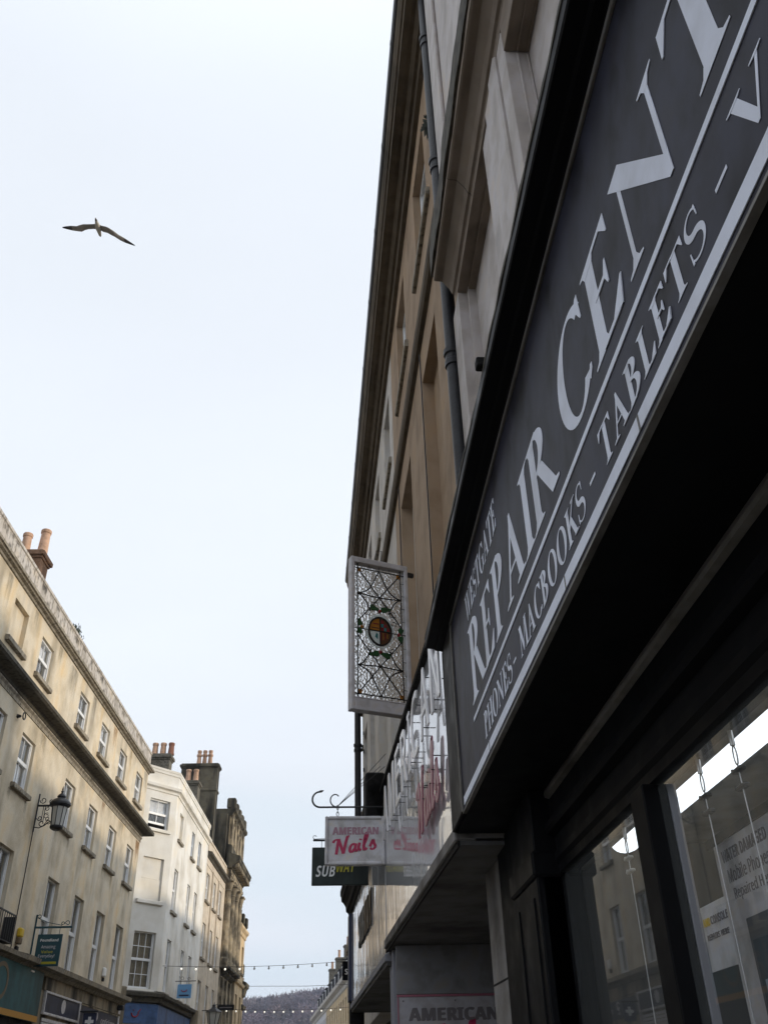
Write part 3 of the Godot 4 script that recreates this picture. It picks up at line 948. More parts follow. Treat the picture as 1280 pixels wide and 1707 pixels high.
func far_left() -> void:
	var root := thing("tan_building", "sunlit tan stone building with a crowned cornice just past the ornate one", "building", left_at(67.75, 8.85))
	shell(root, 4.3, 12.4, row([[0.8, 1.8], [2.9, 3.9]], 9.3, 11.0) + row([[0.8, 1.8], [2.9, 3.9]], 5.8, 7.8), M.tan, M.stone_dirty, 0.25)
	for x in [0.8, 2.9]:
		sash(root, x, x + 1.0, 9.3, 11.0)
		sash(root, x, x + 1.0, 5.8, 7.8)
	moulding("cornice", root, 0, 4.3, [[0.001, 11.5], [0.08, 11.55], [0.12, 11.75], [0.26, 11.9], [0.28, 12.05], [0.001, 12.15]], M.tan)
	moulding("string_course", root, 0, 4.3, [[0.001, 8.4], [0.15, 8.45], [0.2, 8.6], [0.001, 8.65]], M.tan)
	for k in 3: boxpart("parapet_block", 0.4 + 2 * k, 0.9 + 2 * k, 12.4, 13.1, -0.3, 0.1, M.ornate_dark, root, 0.06)
	var r2 := thing("low_dark_building", "low soot dark building with a bracketed gutter past the tan one", "building", left_at(72.1, 9.0))
	shell(r2, 2.0, 9.3, row([[0.5, 1.4]], 5.2, 7.0), M.ornate, M.ornate_dark, 0.25)
	sash(r2, 0.5, 1.4, 5.2, 7.0)
	moulding("cornice", r2, 0.0, 2.1, [[0.001, 8.0], [0.15, 8.1], [0.25, 8.5], [0.38, 8.6], [0.40, 8.85], [0.001, 9.0]], M.ornate_dark)
	moulding("string_course", r2, 0.0, 2.1, [[0.001, 7.2], [0.2, 7.25], [0.25, 7.45], [0.001, 7.5]], M.ornate_dark)
	boxpart("parapet_block", 0.0, 0.8, 9.3, 10.1, -0.5, 0.15, M.ornate_dark, r2, 0.08)

# ------------------------------------------------------------------ the right-hand side
const RAZ := -1.3
func right_upper(u := 0.0) -> Transform3D:      # wall of the upper storeys past the repair shop; local x = -u
	var t := along(1.1, -5.0, RAZ, false)
	t.origin -= t.basis.x * u
	return t

const FAZ := -2.2
func fascia_at(u := 0.0) -> Transform3D:        # the line of the shop fascias past the repair shop
	var t := along(0.80, -5.0, FAZ, false)
	t.origin -= t.basis.x * u
	return t

func gutter(root: Node3D, x0: float, x1: float) -> void:
	var p := []
	for i in 9:
		var a := PI + PI * i / 8.0
		p.append([0.365 + 0.05 * cos(a), 13.02 + 0.08 * sin(a)])
	p.append([0.415, 13.06]); p.append([0.31, 13.06])
	moulding("gutter", root, x0, x1, p, M.pipe)
	for k in int((x1 - x0) / 1.5):
		var m := MB.new()
		var q := PackedVector2Array()
		for r in p: q.append(Vector2(0.365 + (r[0] - 0.365) * 1.07, 13.02 + (r[1] - 13.02) * 1.06))
		m.prof(q, x0 + 0.6 + k * 1.5, x0 + 0.66 + k * 1.5)
		part("gutter_joint", m, M.pipe, root)

func drain(root: Node3D, pts: PackedVector3Array, r: float, collars: Array) -> void:
	var m := MB.new()
	m.tube(pts, r, 14)
	var p := part("downpipe", m, M.pipe, root)
	for y in collars:
		var c := MB.new()
		c.lathe(PackedVector2Array([Vector2(r, -0.09), Vector2(r * 1.22, -0.085), Vector2(r * 1.22, -0.03), Vector2(r * 1.1, -0.02), Vector2(r * 1.1, 0.03), Vector2(r * 1.32, 0.04), Vector2(r * 1.32, 0.09), Vector2(r, 0.1)]), Vector3(pts[0].x, y, pts[0].z), 14)
		c.box(pts[0].x - r * 1.9, pts[0].x + r * 1.9, y - 0.03, y + 0.03, 0.0, 0.03)
		part("pipe_collar", c, M.pipe, p)

# a strip of lead whose lip and top wander: along x, from y0 to y1, out to z1
func ragged(x0: float, x1: float, step: float, y0: float, y1: float, z0: float, z1: float, j: float) -> MB:
	var m := MB.new()
	var f := FastNoiseLite.new()
	f.seed = 77; f.frequency = 2.2; f.fractal_octaves = 4
	var n := int((x1 - x0) / step)
	var sec := func(i: int) -> PackedVector3Array:
		var x := x0 + (x1 - x0) * i / n
		var a := f.get_noise_2d(x, 0.0) * j * 2.0
		var b := f.get_noise_2d(x, 9.0) * j * 2.0
		return PackedVector3Array([Vector3(x, y0, z0), Vector3(x, y0 + a, z1 + b * 0.4), Vector3(x, y0 + a + j * 1.4, z1 + b * 0.5), Vector3(x, y1 + b, z0 + (z1 - z0) * 0.97 + b * 0.4), Vector3(x, y1 + b + j, z0)])
	for i in n:
		var p: PackedVector3Array = sec.call(i)
		var q: PackedVector3Array = sec.call(i + 1)
		for k in 4: m.quad(p[k], q[k], q[k + 1], p[k + 1])
	return m

func make_right_houses() -> void:
	# buff stone house over the nail salon. Local x runs back towards the camera, so u = -x
	var a := thing("buff_stone_house", "brown stone house with a deep moulded eaves cornice above the nail salon fascia", "house", right_upper(6.42))
	var w := 6.0      # u 6.42 .. 0.42
	var X := func(u: float) -> float: return 6.42 - u
	var top := [[1.75, 2.85], [4.25, 5.35]]
	var low := [[1.80, 2.93], [4.35, 5.62]]
	var ops := []
	for c in top: ops.append([X.call(c[1]), X.call(c[0]), 10.5, 12.02])
	for c in low: ops.append([X.call(c[1]), X.call(c[0]), 5.3, 8.68])
	ops.append([0.02, 5.98, 0.001, 2.872])
	shell(a, w, 13.0, ops, M.buff, M.stone_dirty, 0.28, 9.0)
	for c in top: sash(a, X.call(c[1]), X.call(c[0]), 10.5, 12.02, {"depth": 0.10, "blind": 0.8, "ear": 0.22, "proj": 0.05})
	blind_window(a, X.call(low[0][1]), X.call(low[0][0]), 5.3, 8.68, M.buff, false)
	sash(a, X.call(low[1][1]), X.call(low[1][0]), 5.3, 8.68, {"depth": 0.16, "blind": 0.9, "sill": false, "ear": 0.1})
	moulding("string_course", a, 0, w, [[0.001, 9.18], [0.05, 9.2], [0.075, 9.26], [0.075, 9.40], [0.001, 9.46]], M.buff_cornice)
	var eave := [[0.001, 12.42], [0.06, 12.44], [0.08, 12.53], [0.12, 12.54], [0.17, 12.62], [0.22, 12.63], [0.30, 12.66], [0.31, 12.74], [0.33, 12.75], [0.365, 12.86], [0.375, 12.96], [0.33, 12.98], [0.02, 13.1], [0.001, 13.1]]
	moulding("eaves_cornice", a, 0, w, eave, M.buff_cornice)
	gutter(a, 0.0, w)
	for u in [2.95, 5.75]:
		var m := MB.new()
		m.tube(PackedVector3Array([Vector3(X.call(u), 4.8, 0.015), Vector3(X.call(u - 0.02), 7.0, 0.015), Vector3(X.call(u), 9.15, 0.015)]), 0.008, 5)
		part("cable", m, M.pipe, a)
	drain(a, PackedVector3Array([Vector3(X.call(0.47), 4.3, 0.11), Vector3(X.call(0.47), 12.95, 0.11)]), 0.058, [6.75, 9.35, 11.6])
	var weed := MB.new()
	for i in 26:
		var p := Vector3(X.call(0.53), 10.15 + rng.randf_range(-0.06, 0.06), 0.1)
		var d := Vector3(rng.randf_range(-0.14, 0.02), rng.randf_range(-0.12, 0.12), rng.randf_range(0.02, 0.12))
		weed.tri(p, p + d + Vector3(0, 0.03, 0), p + d - Vector3(0, 0.03, 0))
	tag(part("wall_fern", weed, mat(0.02, 0.024, 0.014, 0.9), self), "small dark fern growing behind the downpipe high on the brown house", "plant")
	get_node("wall_fern").transform = right_upper(6.42)

	# the pale house beyond
	var b := thing("pale_stone_house", "pale grey stone house under the far end of the long eaves, above the sandwich shop", "house", right_upper(15.3))
	var w2 := 8.88
	var Y := func(u: float) -> float: return 15.3 - u
	var tw := [[6.95, 7.95], [9.3, 10.3], [11.6, 12.6], [13.8, 14.7]]
	var ops2 := []
	for c in tw:
		ops2.append([Y.call(c[1]), Y.call(c[0]), 10.5, 12.0])
		ops2.append([Y.call(c[1] + 0.1), Y.call(c[0] - 0.1), 5.4, 8.5])
	ops2.append([0.02, 8.86, 0.001, 2.76])
	shell(b, w2, 13.0, ops2, M.right_white, M.stone_dirty, 0.3, 9.0)
	for c in tw:
		sash(b, Y.call(c[1]), Y.call(c[0]), 10.5, 12.0, {"depth": 0.12, "blind": 0.7, "ear": 0.2, "proj": 0.05})
		sash(b, Y.call(c[1] + 0.1), Y.call(c[0] - 0.1), 5.4, 8.5, {"depth": 0.22, "blind": 0.8, "ear": 0.1})
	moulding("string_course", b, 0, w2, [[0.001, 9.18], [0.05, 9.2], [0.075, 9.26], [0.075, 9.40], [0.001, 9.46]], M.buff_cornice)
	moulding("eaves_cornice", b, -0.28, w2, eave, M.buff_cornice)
	gutter(b, -0.3, w2)
	drain(b, PackedVector3Array([Vector3(0.08, 4.6, 0.12), Vector3(0.08, 12.5, 0.12)]), 0.075, [6.2, 8.4, 10.6])
	for k in 9:
		boxpart("wall_clip", 0.5, 0.56, 5.2 + k * 0.42, 5.27 + k * 0.42, 0.001, 0.03, M.pipe, b)

	# grey painted stone upper floor over the repair shop: local x = z world, wall face 1.0 m to the right
	var g := thing("grey_stone_house", "grey painted stone upper floor with a moulded window over the repair shop", "house", along(1.0, 0.0, 0.0, false))
	# front wall leaves a sunk panel from z = -5.1 towards the camera
	boxpart("pier", -5.40, -5.10, 4.0, 7.15, -0.4, 0.0, M.grey_paint, g, 0.004)
	boxpart("pier_step", -5.10, -5.03, 4.0, 7.149, -0.4, -0.075, M.grey_paint, g)
	boxpart("sunk_panel", -5.03, 6.0, 4.0, 7.147, -0.5, -0.138, M.grey_paint, g)
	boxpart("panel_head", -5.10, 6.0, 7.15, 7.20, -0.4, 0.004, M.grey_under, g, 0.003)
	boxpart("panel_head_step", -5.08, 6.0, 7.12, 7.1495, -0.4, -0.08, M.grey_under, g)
	# stepped window surround standing out from the panel
	var z0 := -2.91
	for q in [[0.82, 0.0, 0.57, -0.137], [0.57, 0.022, 0.36, -0.136], [0.36, 0.035, 0.16, -0.135], [0.16, 0.012, 0.0, -0.134]]:
		var m := MB.new()
		m.bevel(z0 - q[0], z0 - q[2], 4.0, 7.10, q[3], q[1], 0.012)
		part("window_jamb", m, M.grey_paint, g)
	# reveal of the window: flat jamb and head, each with two fillets
	boxpart("window_reveal", z0 - 0.15, z0 + 0.002, 4.0, 6.862, -0.32, 0.011, M.grey_paint, g, 0.004)
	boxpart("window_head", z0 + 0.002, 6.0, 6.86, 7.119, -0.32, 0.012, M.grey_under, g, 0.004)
	for q in [[-0.075, -0.062], [-0.135, -0.122]]:
		boxpart("reveal_fillet", z0 + 0.002, z0 + 0.012, 4.0, 6.845, q[0], q[1], M.grey_paint, g, 0.002)
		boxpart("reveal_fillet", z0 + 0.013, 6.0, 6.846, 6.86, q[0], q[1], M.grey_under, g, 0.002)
	var gw := MB.new()
	gw.quad(Vector3(z0, 4.0, -0.2), Vector3(6, 4.0, -0.2), Vector3(6, 6.86, -0.2), Vector3(z0, 6.86, -0.2))
	part("window_pane", gw, M.pane, g)
	boxpart("window_stile", z0 + 0.003, z0 + 0.06, 4.0, 6.859, -0.25, -0.17, M.sash_blue, g)
	boxpart("room_back", z0, 6.0, 4.0, 6.86, -0.8, -0.7, M.room, g)
	# cornice over the first floor
	var prof := [[0.0, 7.2], [0.01, 7.23], [0.03, 7.24], [0.05, 7.30], [0.09, 7.36], [0.105, 7.385], [0.16, 7.39], [0.175, 7.40], [0.178, 7.46], [0.0, 7.50]]
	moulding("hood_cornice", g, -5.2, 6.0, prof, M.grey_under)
	var fl := ragged(-5.22, 6.0, 0.09, 7.455, 7.80, 0.0, 0.20, 0.016)
	part("lead_flashing", fl, M.lead, g)
	for z in [-4.2, -2.4, -0.6]:
		var jp := []
		for q in prof: jp.append([q[0] + 0.0015, q[1] - 0.0015])
		moulding("cornice_joint", g, z, z + 0.005, jp, M.lead)
	boxpart("upper_wall", -5.40, 6.0, 7.71, 13.0, -0.4, -0.002, M.grey_paint, g)
	boxpart("upper_pilaster", -5.30, -4.9, 7.71, 13.0, 0.0, 0.035, M.grey_paint, g, 0.01)
	boxpart("body", -5.40, 6.0, 4.32, 13.2, -9.0, -0.801, M.stone_dirty, g)
	boxpart("roof_edge", -5.42, 6.0, 13.0, 13.2, -0.8, 0.3, M.buff_cornice, g, 0.03)

	# row further on, mostly hidden behind the signs
	var h := thing("plain_stone_row", "plain stone house front hidden behind the signs further down the right side", "house", along(1.9, -20.9, -0.4, false))
	boxpart("wall", -50.0, 0.0, 0.0, 10.5, -9.0, 0.0, M.stone_left, h)
	boxpart("eaves", -50.0, 0.0, 10.3, 10.6, 0.0, 0.25, M.stone_dirty, h)

func make_terrace() -> void:
	# long far terrace that closes the right side: local x = -u
	var t := along(2.1, -100.0, -4.2, false)
	var specs := [
		["far_tan_terrace", "tan stone terrace far down the street with slate dormers and a row of tall windows", 30.0, -6.0, M.tan],
		["far_white_terrace", "whitewashed terrace at the far end of the street below slate dormers", 56.0, 30.0, M.offwhite],
	]
	for s in specs:
		var tt := t
		tt.origin -= t.basis.x * s[2]
		var root := thing(s[0], s[1], "terrace", tt)
		var w: float = s[2] - s[3]
		var cols := []
		var n := int(w / 2.6)
		for i in n: cols.append([0.7 + i * 2.6, 1.8 + i * 2.6])
		shell(root, w, 12.4, row(cols, 7.6, 10.4) + row(cols, 3.6, 6.4), s[4], M.stone_dirty, 0.25, 9.0)
		for c in cols:
			sash(root, c[0], c[1], 7.6, 10.4, {"sill": false})
			sash(root, c[0], c[1], 3.6, 6.4, {"sill": false})
		moulding("cornice", root, -0.05, w, [[0.001, 11.1], [0.1, 11.2], [0.15, 11.5], [0.5, 11.75], [0.55, 12.1], [0.0, 12.2]], M.right_white)
		moulding("string_course", root, 0, w, [[0.001, 6.8], [0.12, 6.85], [0.12, 7.1], [0.001, 7.15]], M.stone_dirty)
		moulding("mansard_roof", root, 0, w, [[-0.3, 12.401], [-0.3, 12.5], [-3.4, 16.4], [-8.9, 16.4], [-8.9, 12.401]], M.slate)
		for i in range(0, n, 2):
			var x: float = cols[i][0] + 0.2
			var d := MB.new()
			d.box(x, x + 1.5, 12.45, 14.4, -2.6, -0.55)
			d.bevel(x - 0.1, x + 1.6, 14.4, 14.55, -2.7, -0.45, 0.03)
			var dp := part("dormer", d, M.slate, root)
			var f := MB.new()
			f.bevel(x + 0.15, x + 1.35, 12.7, 14.3, -0.55, -0.48, 0.01)
			part("window_frame", f, M.white, dp)
			var p := MB.new()
			for k in 2: p.box(x + 0.25 + k * 0.53, x + 0.72 + k * 0.53, 12.8, 14.2, -0.5, -0.476)
			part("pane", p, M.room, dp)
		for x in ([0.6, 13.0] if s[2] > 40 else [0.4, 12.5, 25.0]):
			var st := stack(root, x, x + 1.1, -6.0, -2.2, 12.45, 18.6 + 0.2 * fmod(x, 3.0), M.chimney)
			for k in 4: pot(st, Vector3(x + 0.55, 18.6 + 0.2 * fmod(x, 3.0), -5.4 + k * 0.9), 1.0, 0.2, M.pot)
	var tb := t
	tb.origin -= t.basis.x * -6.001
	var r := thing("corner_block", "taller tan block with a wide flat eaves at the near end of the far terrace", "building", tb)
	shell(r, 16.0, 14.0, row([[1, 2.1], [4, 5.1], [7, 8.1]], 8, 10.6), M.tan, M.stone_dirty, 0.25, 9.0)
	for x in [1.0, 4.0, 7.0]: sash(r, x, x + 1.1, 8.0, 10.6, {"sill": false})
	moulding("eaves", r, -0.8, 16.0, [[0.001, 12.3], [0.15, 12.5], [0.2, 12.9], [0.75, 13.2], [0.8, 13.5], [0.0, 14.1]], M.stone_dirty)

# ------------------------------------------------------------------ lettering
func ngon(a: Array) -> PackedVector2Array:
	var p := PackedVector2Array()
	for i in range(0, a.size(), 2): p.append(Vector2(a[i], a[i + 1]))
	return p

func arc_poly(cx: float, cy: float, rx: float, ry: float, a0: float, a1: float, thick: float, thin: float, segs := 22) -> PackedVector2Array:
	# a stroke round an oval that is thick at its sides and thin at top and bottom
	var outer := PackedVector2Array()
	var inner := PackedVector2Array()
	for i in segs + 1:
		var a := deg_to_rad(lerpf(a0, a1, float(i) / segs))
		var d := Vector2(cos(a), sin(a))
		outer.append(Vector2(cx + rx * d.x, cy + ry * d.y))
		inner.append(Vector2(cx + (rx - thick) * d.x, cy + (ry - thin) * d.y))
	inner.reverse()
	outer.append_array(inner)
	return outer

func g_foot(x0: float, x1: float, top: bool) -> PackedVector2Array:   # bracketed serif at the end of a stem
	var e := 0.085
	var p := ngon([x0 - e, 0, x1 + e, 0, x1 + e, 0.018, x1 + 0.03, 0.04, x1 + 0.002, 0.10, x0 - 0.002, 0.10, x0 - 0.03, 0.04, x0 - e, 0.018])
	if top:
		for i in p.size(): p[i].y = 1.0 - p[i].y
	return p

# capitals of a high-contrast roman face: [advance, outlines], cap height 1
func glyph(ch: String) -> Array:
	var T := 0.16
	var t := 0.045
	var s := func(x: float, w: float) -> Array: return [ngon([x, 0, x + w, 0, x + w, 1, x, 1]), g_foot(x, x + w, false), g_foot(x, x + w, true)]
	var arm_top := func(x0: float, x1: float, y: float, drop: float) -> Array: return [ngon([x0, y - t, x1, y - t, x1, y, x0, y]), ngon([x1 - 0.10, y - t * 0.9, x1, y - drop, x1 + 0.012, y - drop, x1 + 0.005, y])]
	var arm_low := func(x0: float, x1: float, rise: float) -> Array: return [ngon([x0, 0, x1, 0, x1, t, x0, t]), ngon([x1 - 0.16, t * 0.9, x1 - 0.02, 0, x1, 0, x1 + 0.05, rise, x1 + 0.03, rise])]
	match ch:
		"I": return [0.34, s.call(0.10, T)]
		"H": return [0.84, s.call(0.10, T) + s.call(0.60, T) + [ngon([0.2, 0.48, 0.65, 0.48, 0.65, 0.525, 0.2, 0.525])]]
		"P": return [0.62, s.call(0.10, T) + [arc_poly(0.24, 0.745, 0.32, 0.255, -92, 92, T, t)]]
		"R": return [0.74, s.call(0.10, T) + [arc_poly(0.24, 0.755, 0.31, 0.245, -92, 92, T, t), ngon([0.28, 0.535, 0.44, 0.535, 0.72, 0.06, 0.80, 0.03, 0.80, 0.0, 0.60, 0.0])]]
		"B": return [0.68, s.call(0.10, T) + [arc_poly(0.24, 0.765, 0.29, 0.235, -92, 92, T, t), arc_poly(0.24, 0.275, 0.36, 0.275, -92, 92, T, t)]]
		"E": return [0.64, s.call(0.10, T) + arm_top.call(0.2, 0.54, 1.0, 0.2) + [ngon([0.2, 0.5, 0.44, 0.5, 0.44, 0.545, 0.2, 0.545]), ngon([0.43, 0.40, 0.445, 0.40, 0.445, 0.645, 0.43, 0.645, 0.38, 0.53])] + arm_low.call(0.2, 0.56, 0.24)]
		"L": return [0.62, s.call(0.10, T) + arm_low.call(0.2, 0.54, 0.26)]
		"T": return [0.68, [ngon([0.27, 0, 0.27 + T, 0, 0.27 + T, 1, 0.27, 1]), g_foot(0.27, 0.27 + T, false)] + arm_top.call(0.27, 0.64, 1.0, 0.24) + [ngon([0.04, 1.0 - t, 0.3, 1.0 - t, 0.3, 1, 0.04, 1]), ngon([0.14, 1.0 - t * 0.9, 0.035, 1, 0.025, 0.76, 0.04, 0.76])]]
		"A": return [0.80, [ngon([0.10, 0.02, 0.155, 0.02, 0.41, 0.86, 0.38, 1.0]), ngon([0.36, 1.0, 0.41, 1.0, 0.72, 0.02, 0.56, 0.02, 0.34, 0.80]), ngon([0.2, 0.30, 0.56, 0.30, 0.56, 0.34, 0.2, 0.34]), ngon([0.0, 0, 0.26, 0, 0.26, 0.022, 0.16, 0.05, 0.09, 0.05, 0.0, 0.022]), ngon([0.47, 0, 0.80, 0, 0.80, 0.022, 0.71, 0.05, 0.55, 0.05, 0.47, 0.022])]]
		"V": return [0.78, [ngon([0.06, 0.98, 0.22, 0.98, 0.43, 0.22, 0.40, 0.0, 0.36, 0.0]), ngon([0.38, 0.0, 0.41, 0.14, 0.655, 0.98, 0.71, 0.98, 0.41, 0.0]), ngon([-0.02, 1, 0.31, 1, 0.31, 0.978, 0.23, 0.95, 0.07, 0.95, -0.02, 0.978]), ngon([0.53, 1, 0.79, 1, 0.79, 0.978, 0.70, 0.95, 0.64, 0.95, 0.53, 0.978])]]
		"W": return [1.06, [ngon([0.05, 0.98, 0.2, 0.98, 0.38, 0.22, 0.35, 0.0, 0.31, 0.0]), ngon([0.33, 0.0, 0.36, 0.14, 0.52, 0.72, 0.52, 0.9, 0.36, 0.0]), ngon([0.44, 0.98, 0.58, 0.98, 0.75, 0.22, 0.72, 0.0, 0.68, 0.0]), ngon([0.70, 0.0, 0.73, 0.14, 0.93, 0.98, 0.98, 0.98, 0.73, 0.0]), ngon([-0.02, 1, 0.66, 1, 0.66, 0.978, -0.02, 0.978]), ngon([0.84, 1, 1.06, 1, 1.06, 0.978, 0.97, 0.95, 0.91, 0.95, 0.84, 0.978])]]
		"N": return [0.88, [ngon([0.14, 0, 0.185, 0, 0.185, 0.93, 0.14, 0.99]), g_foot(0.14, 0.185, false), ngon([0.03, 1.0, 0.22, 1.0, 0.72, 0.16, 0.72, 0.0, 0.68, 0.0]), ngon([0.68, 0, 0.725, 0, 0.725, 1, 0.68, 1]), g_foot(0.68, 0.725, true)]]
		"M": return [0.98, [ngon([0.12, 0, 0.16, 0, 0.20, 1, 0.15, 1]), g_foot(0.12, 0.16, false), ngon([0.06, 1, 0.26, 1, 0.50, 0.24, 0.47, 0.04, 0.44, 0.04]), ngon([0.46, 0.04, 0.50, 0.16, 0.76, 1, 0.70, 0.92]), ngon([0.74, 1, 0.86, 1, 0.90, 0, 0.76, 0]), g_foot(0.77, 0.89, false), ngon([0.70, 1, 0.93, 1, 0.93, 0.975, 0.70, 0.975])]]
		"K": return [0.80, s.call(0.10, T) + [ngon([0.22, 0.42, 0.62, 0.96, 0.68, 0.96, 0.24, 0.36]), ngon([0.52, 1, 0.80, 1, 0.80, 0.978, 0.52, 0.95]), ngon([0.32, 0.56, 0.43, 0.66, 0.72, 0.05, 0.84, 0.022, 0.84, 0, 0.54, 0, 0.56, 0.05])]]
		"C": return [0.78, [arc_poly(0.44, 0.5, 0.38, 0.515, 42, 318, T * 1.05, t, 34), ngon([0.66, 0.96, 0.70, 0.96, 0.715, 0.70, 0.695, 0.70, 0.60, 0.90]), ngon([0.66, 0.10, 0.71, 0.19, 0.74, 0.18, 0.735, 0.13, 0.69, 0.07])]]
		"G": return [0.84, [arc_poly(0.44, 0.5, 0.38, 0.515, 42, 312, T * 1.05, t, 34), ngon([0.66, 0.96, 0.70, 0.96, 0.715, 0.70, 0.695, 0.70, 0.60, 0.90]), ngon([0.62, 0.05, 0.74, 0.1, 0.74, 0.42, 0.62, 0.42]), ngon([0.52, 0.44, 0.80, 0.44, 0.80, 0.418, 0.52, 0.418])]]
		"O": return [0.86, [arc_poly(0.43, 0.5, 0.38, 0.515, -90, 90.4, T * 1.05, t), arc_poly(0.43, 0.5, 0.38, 0.515, 90, 270.4, T * 1.05, t)]]
		"S":
			var up := PackedVector2Array()
			var lo := PackedVector2Array()
			for i in 41:
				var u := i / 40.0
				var a := lerpf(40.0, 360.0 - 90.0 + 0.0, clampf(u * 2.0, 0, 1)) if u < 0.5 else 0.0
				var c: Vector2
				var d: Vector2
				if u <= 0.5:
					var q := deg_to_rad(lerpf(35, 270, u * 2))
					c = Vector2(0.29 + 0.20 * cos(q), 0.745 + 0.24 * sin(q)); d = Vector2(cos(q), sin(q))
				else:
					var q := deg_to_rad(lerpf(90, -145, (u - 0.5) * 2))
					c = Vector2(0.29 + 0.23 * cos(q), 0.255 + 0.25 * sin(q)); d = Vector2(-cos(q), -sin(q))
				var wd := 0.02 + 0.052 * exp(-pow((u - 0.5) / 0.2, 2.0))
				up.append(c + d * wd); lo.append(c - d * wd)
			lo.reverse()
			up.append_array(lo)
			return [0.60, [up, ngon([0.42, 0.97, 0.455, 0.97, 0.47, 0.72, 0.45, 0.72]), ngon([0.075, 0.30, 0.095, 0.30, 0.12, 0.02, 0.085, 0.02])]]
		"-": return [0.44, [ngon([0.09, 0.34, 0.35, 0.34, 0.35, 0.42, 0.09, 0.42])]]
	return [0.4, []]

# a word in those capitals, each letter a part of the sign, fitted between x0 and x1 on the board's face
func roman(root: Node3D, word: String, x0: float, x1: float, y: float, h: float, z: float, m: Material, big_first := 1.0) -> void:
	var total := 0.0
	for i in word.length(): total += glyph(word[i])[0] * (big_first if i == 0 else 1.0)
	var k := (x1 - x0) / (total * h)
	var x := x0
	for i in word.length():
		var g := glyph(word[i])
		var hh := h * (big_first if i == 0 else 1.0)
		var b := MB.new()
		var n := 0
		for poly in g[1]:
			var p := PackedVector2Array()
			for q in poly: p.append(Vector2(q.x * hh * k, q.y * hh))
			b.plate(p, 0.0, 0.0008 + 0.0003 * n)
			n += 1
		part("letter", b, m, root, Vector3(x, y, z))
		x += g[0] * hh * k

var fonts := {}
func text_mesh(word: String, font: String, bold: bool, x0: float, x1: float, y0: float, y1: float, depth: float, slant := 0.0) -> ArrayMesh:
	var fk := font + str(bold)
	if not fonts.has(fk):
		var sf := SystemFont.new()
		sf.font_names = PackedStringArray([font])
		sf.font_weight = 700 if bold else 400
		fonts[fk] = sf
	var tm := TextMesh.new()
	tm.text = word
	tm.font = fonts[fk]
	tm.font_size = 64
	tm.pixel_size = 0.01
	tm.depth = 0.2
	var bb := tm.get_aabb()
	var out := ArrayMesh.new()
	for sfc in tm.get_surface_count():
		var arr := tm.surface_get_arrays(sfc)
		var v: PackedVector3Array = arr[Mesh.ARRAY_VERTEX]
		var n: PackedVector3Array = arr[Mesh.ARRAY_NORMAL]
		var sx := (x1 - x0) / bb.size.x
		var sy := (y1 - y0) / bb.size.y
		for i in v.size():
			var p := v[i]
			var yy := (p.y - bb.position.y) * sy
			v[i] = Vector3(x0 + (p.x - bb.position.x) * sx + slant * yy, y0 + yy, (p.z - bb.position.z) / bb.size.z * depth)
			n[i] = Vector3(n[i].x / sx, n[i].y / sy, n[i].z / (depth / bb.size.z)).normalized()
		var a2 := []
		a2.resize(Mesh.ARRAY_MAX)
		a2[Mesh.ARRAY_VERTEX] = v
		a2[Mesh.ARRAY_NORMAL] = n
		a2[Mesh.ARRAY_INDEX] = arr[Mesh.ARRAY_INDEX]
		out.add_surface_from_arrays(Mesh.PRIMITIVE_TRIANGLES, a2)
	return out

func text(root: Node3D, word: String, x0: float, x1: float, y0: float, y1: float, z: float, m: Material, bold := true, depth := 0.002, slant := 0.0, font := "Droid Sans") -> MeshInstance3D:
	return part("lettering", text_mesh(word, font, bold, x0, x1, y0, y1, depth, slant), m, root, Vector3(0, 0, z))

# a brush stroke: points and the pen's half width at each
func stroke(b: MB, pts: Array, z0: float, z1: float) -> void:
	var c := Curve2D.new()
	for i in pts.size():
		var prev: Vector2 = pts[maxi(i - 1, 0)]
		var nxt: Vector2 = pts[mini(i + 1, pts.size() - 1)]
		var tn := (nxt - prev) * 0.18
		c.add_point(pts[i], -tn, tn)
	var q := c.tessellate(4, 3)
	var up := PackedVector2Array()
	var lo := PackedVector2Array()
	var nib := Vector2(0.75, 0.66).normalized()
	for i in q.size():
		var d := (q[mini(i + 1, q.size() - 1)] - q[maxi(i - 1, 0)]).normalized()
		var nn := Vector2(-d.y, d.x)
		var w := 0.030 + 0.052 * absf(d.y)
		up.append(q[i] + nn * w); lo.append(q[i] - nn * w)
	for i in q.size() - 1:
		b.plate(PackedVector2Array([up[i], lo[i], lo[i + 1], up[i + 1]]), z0, z1 + 0.0003 * (i % 3))

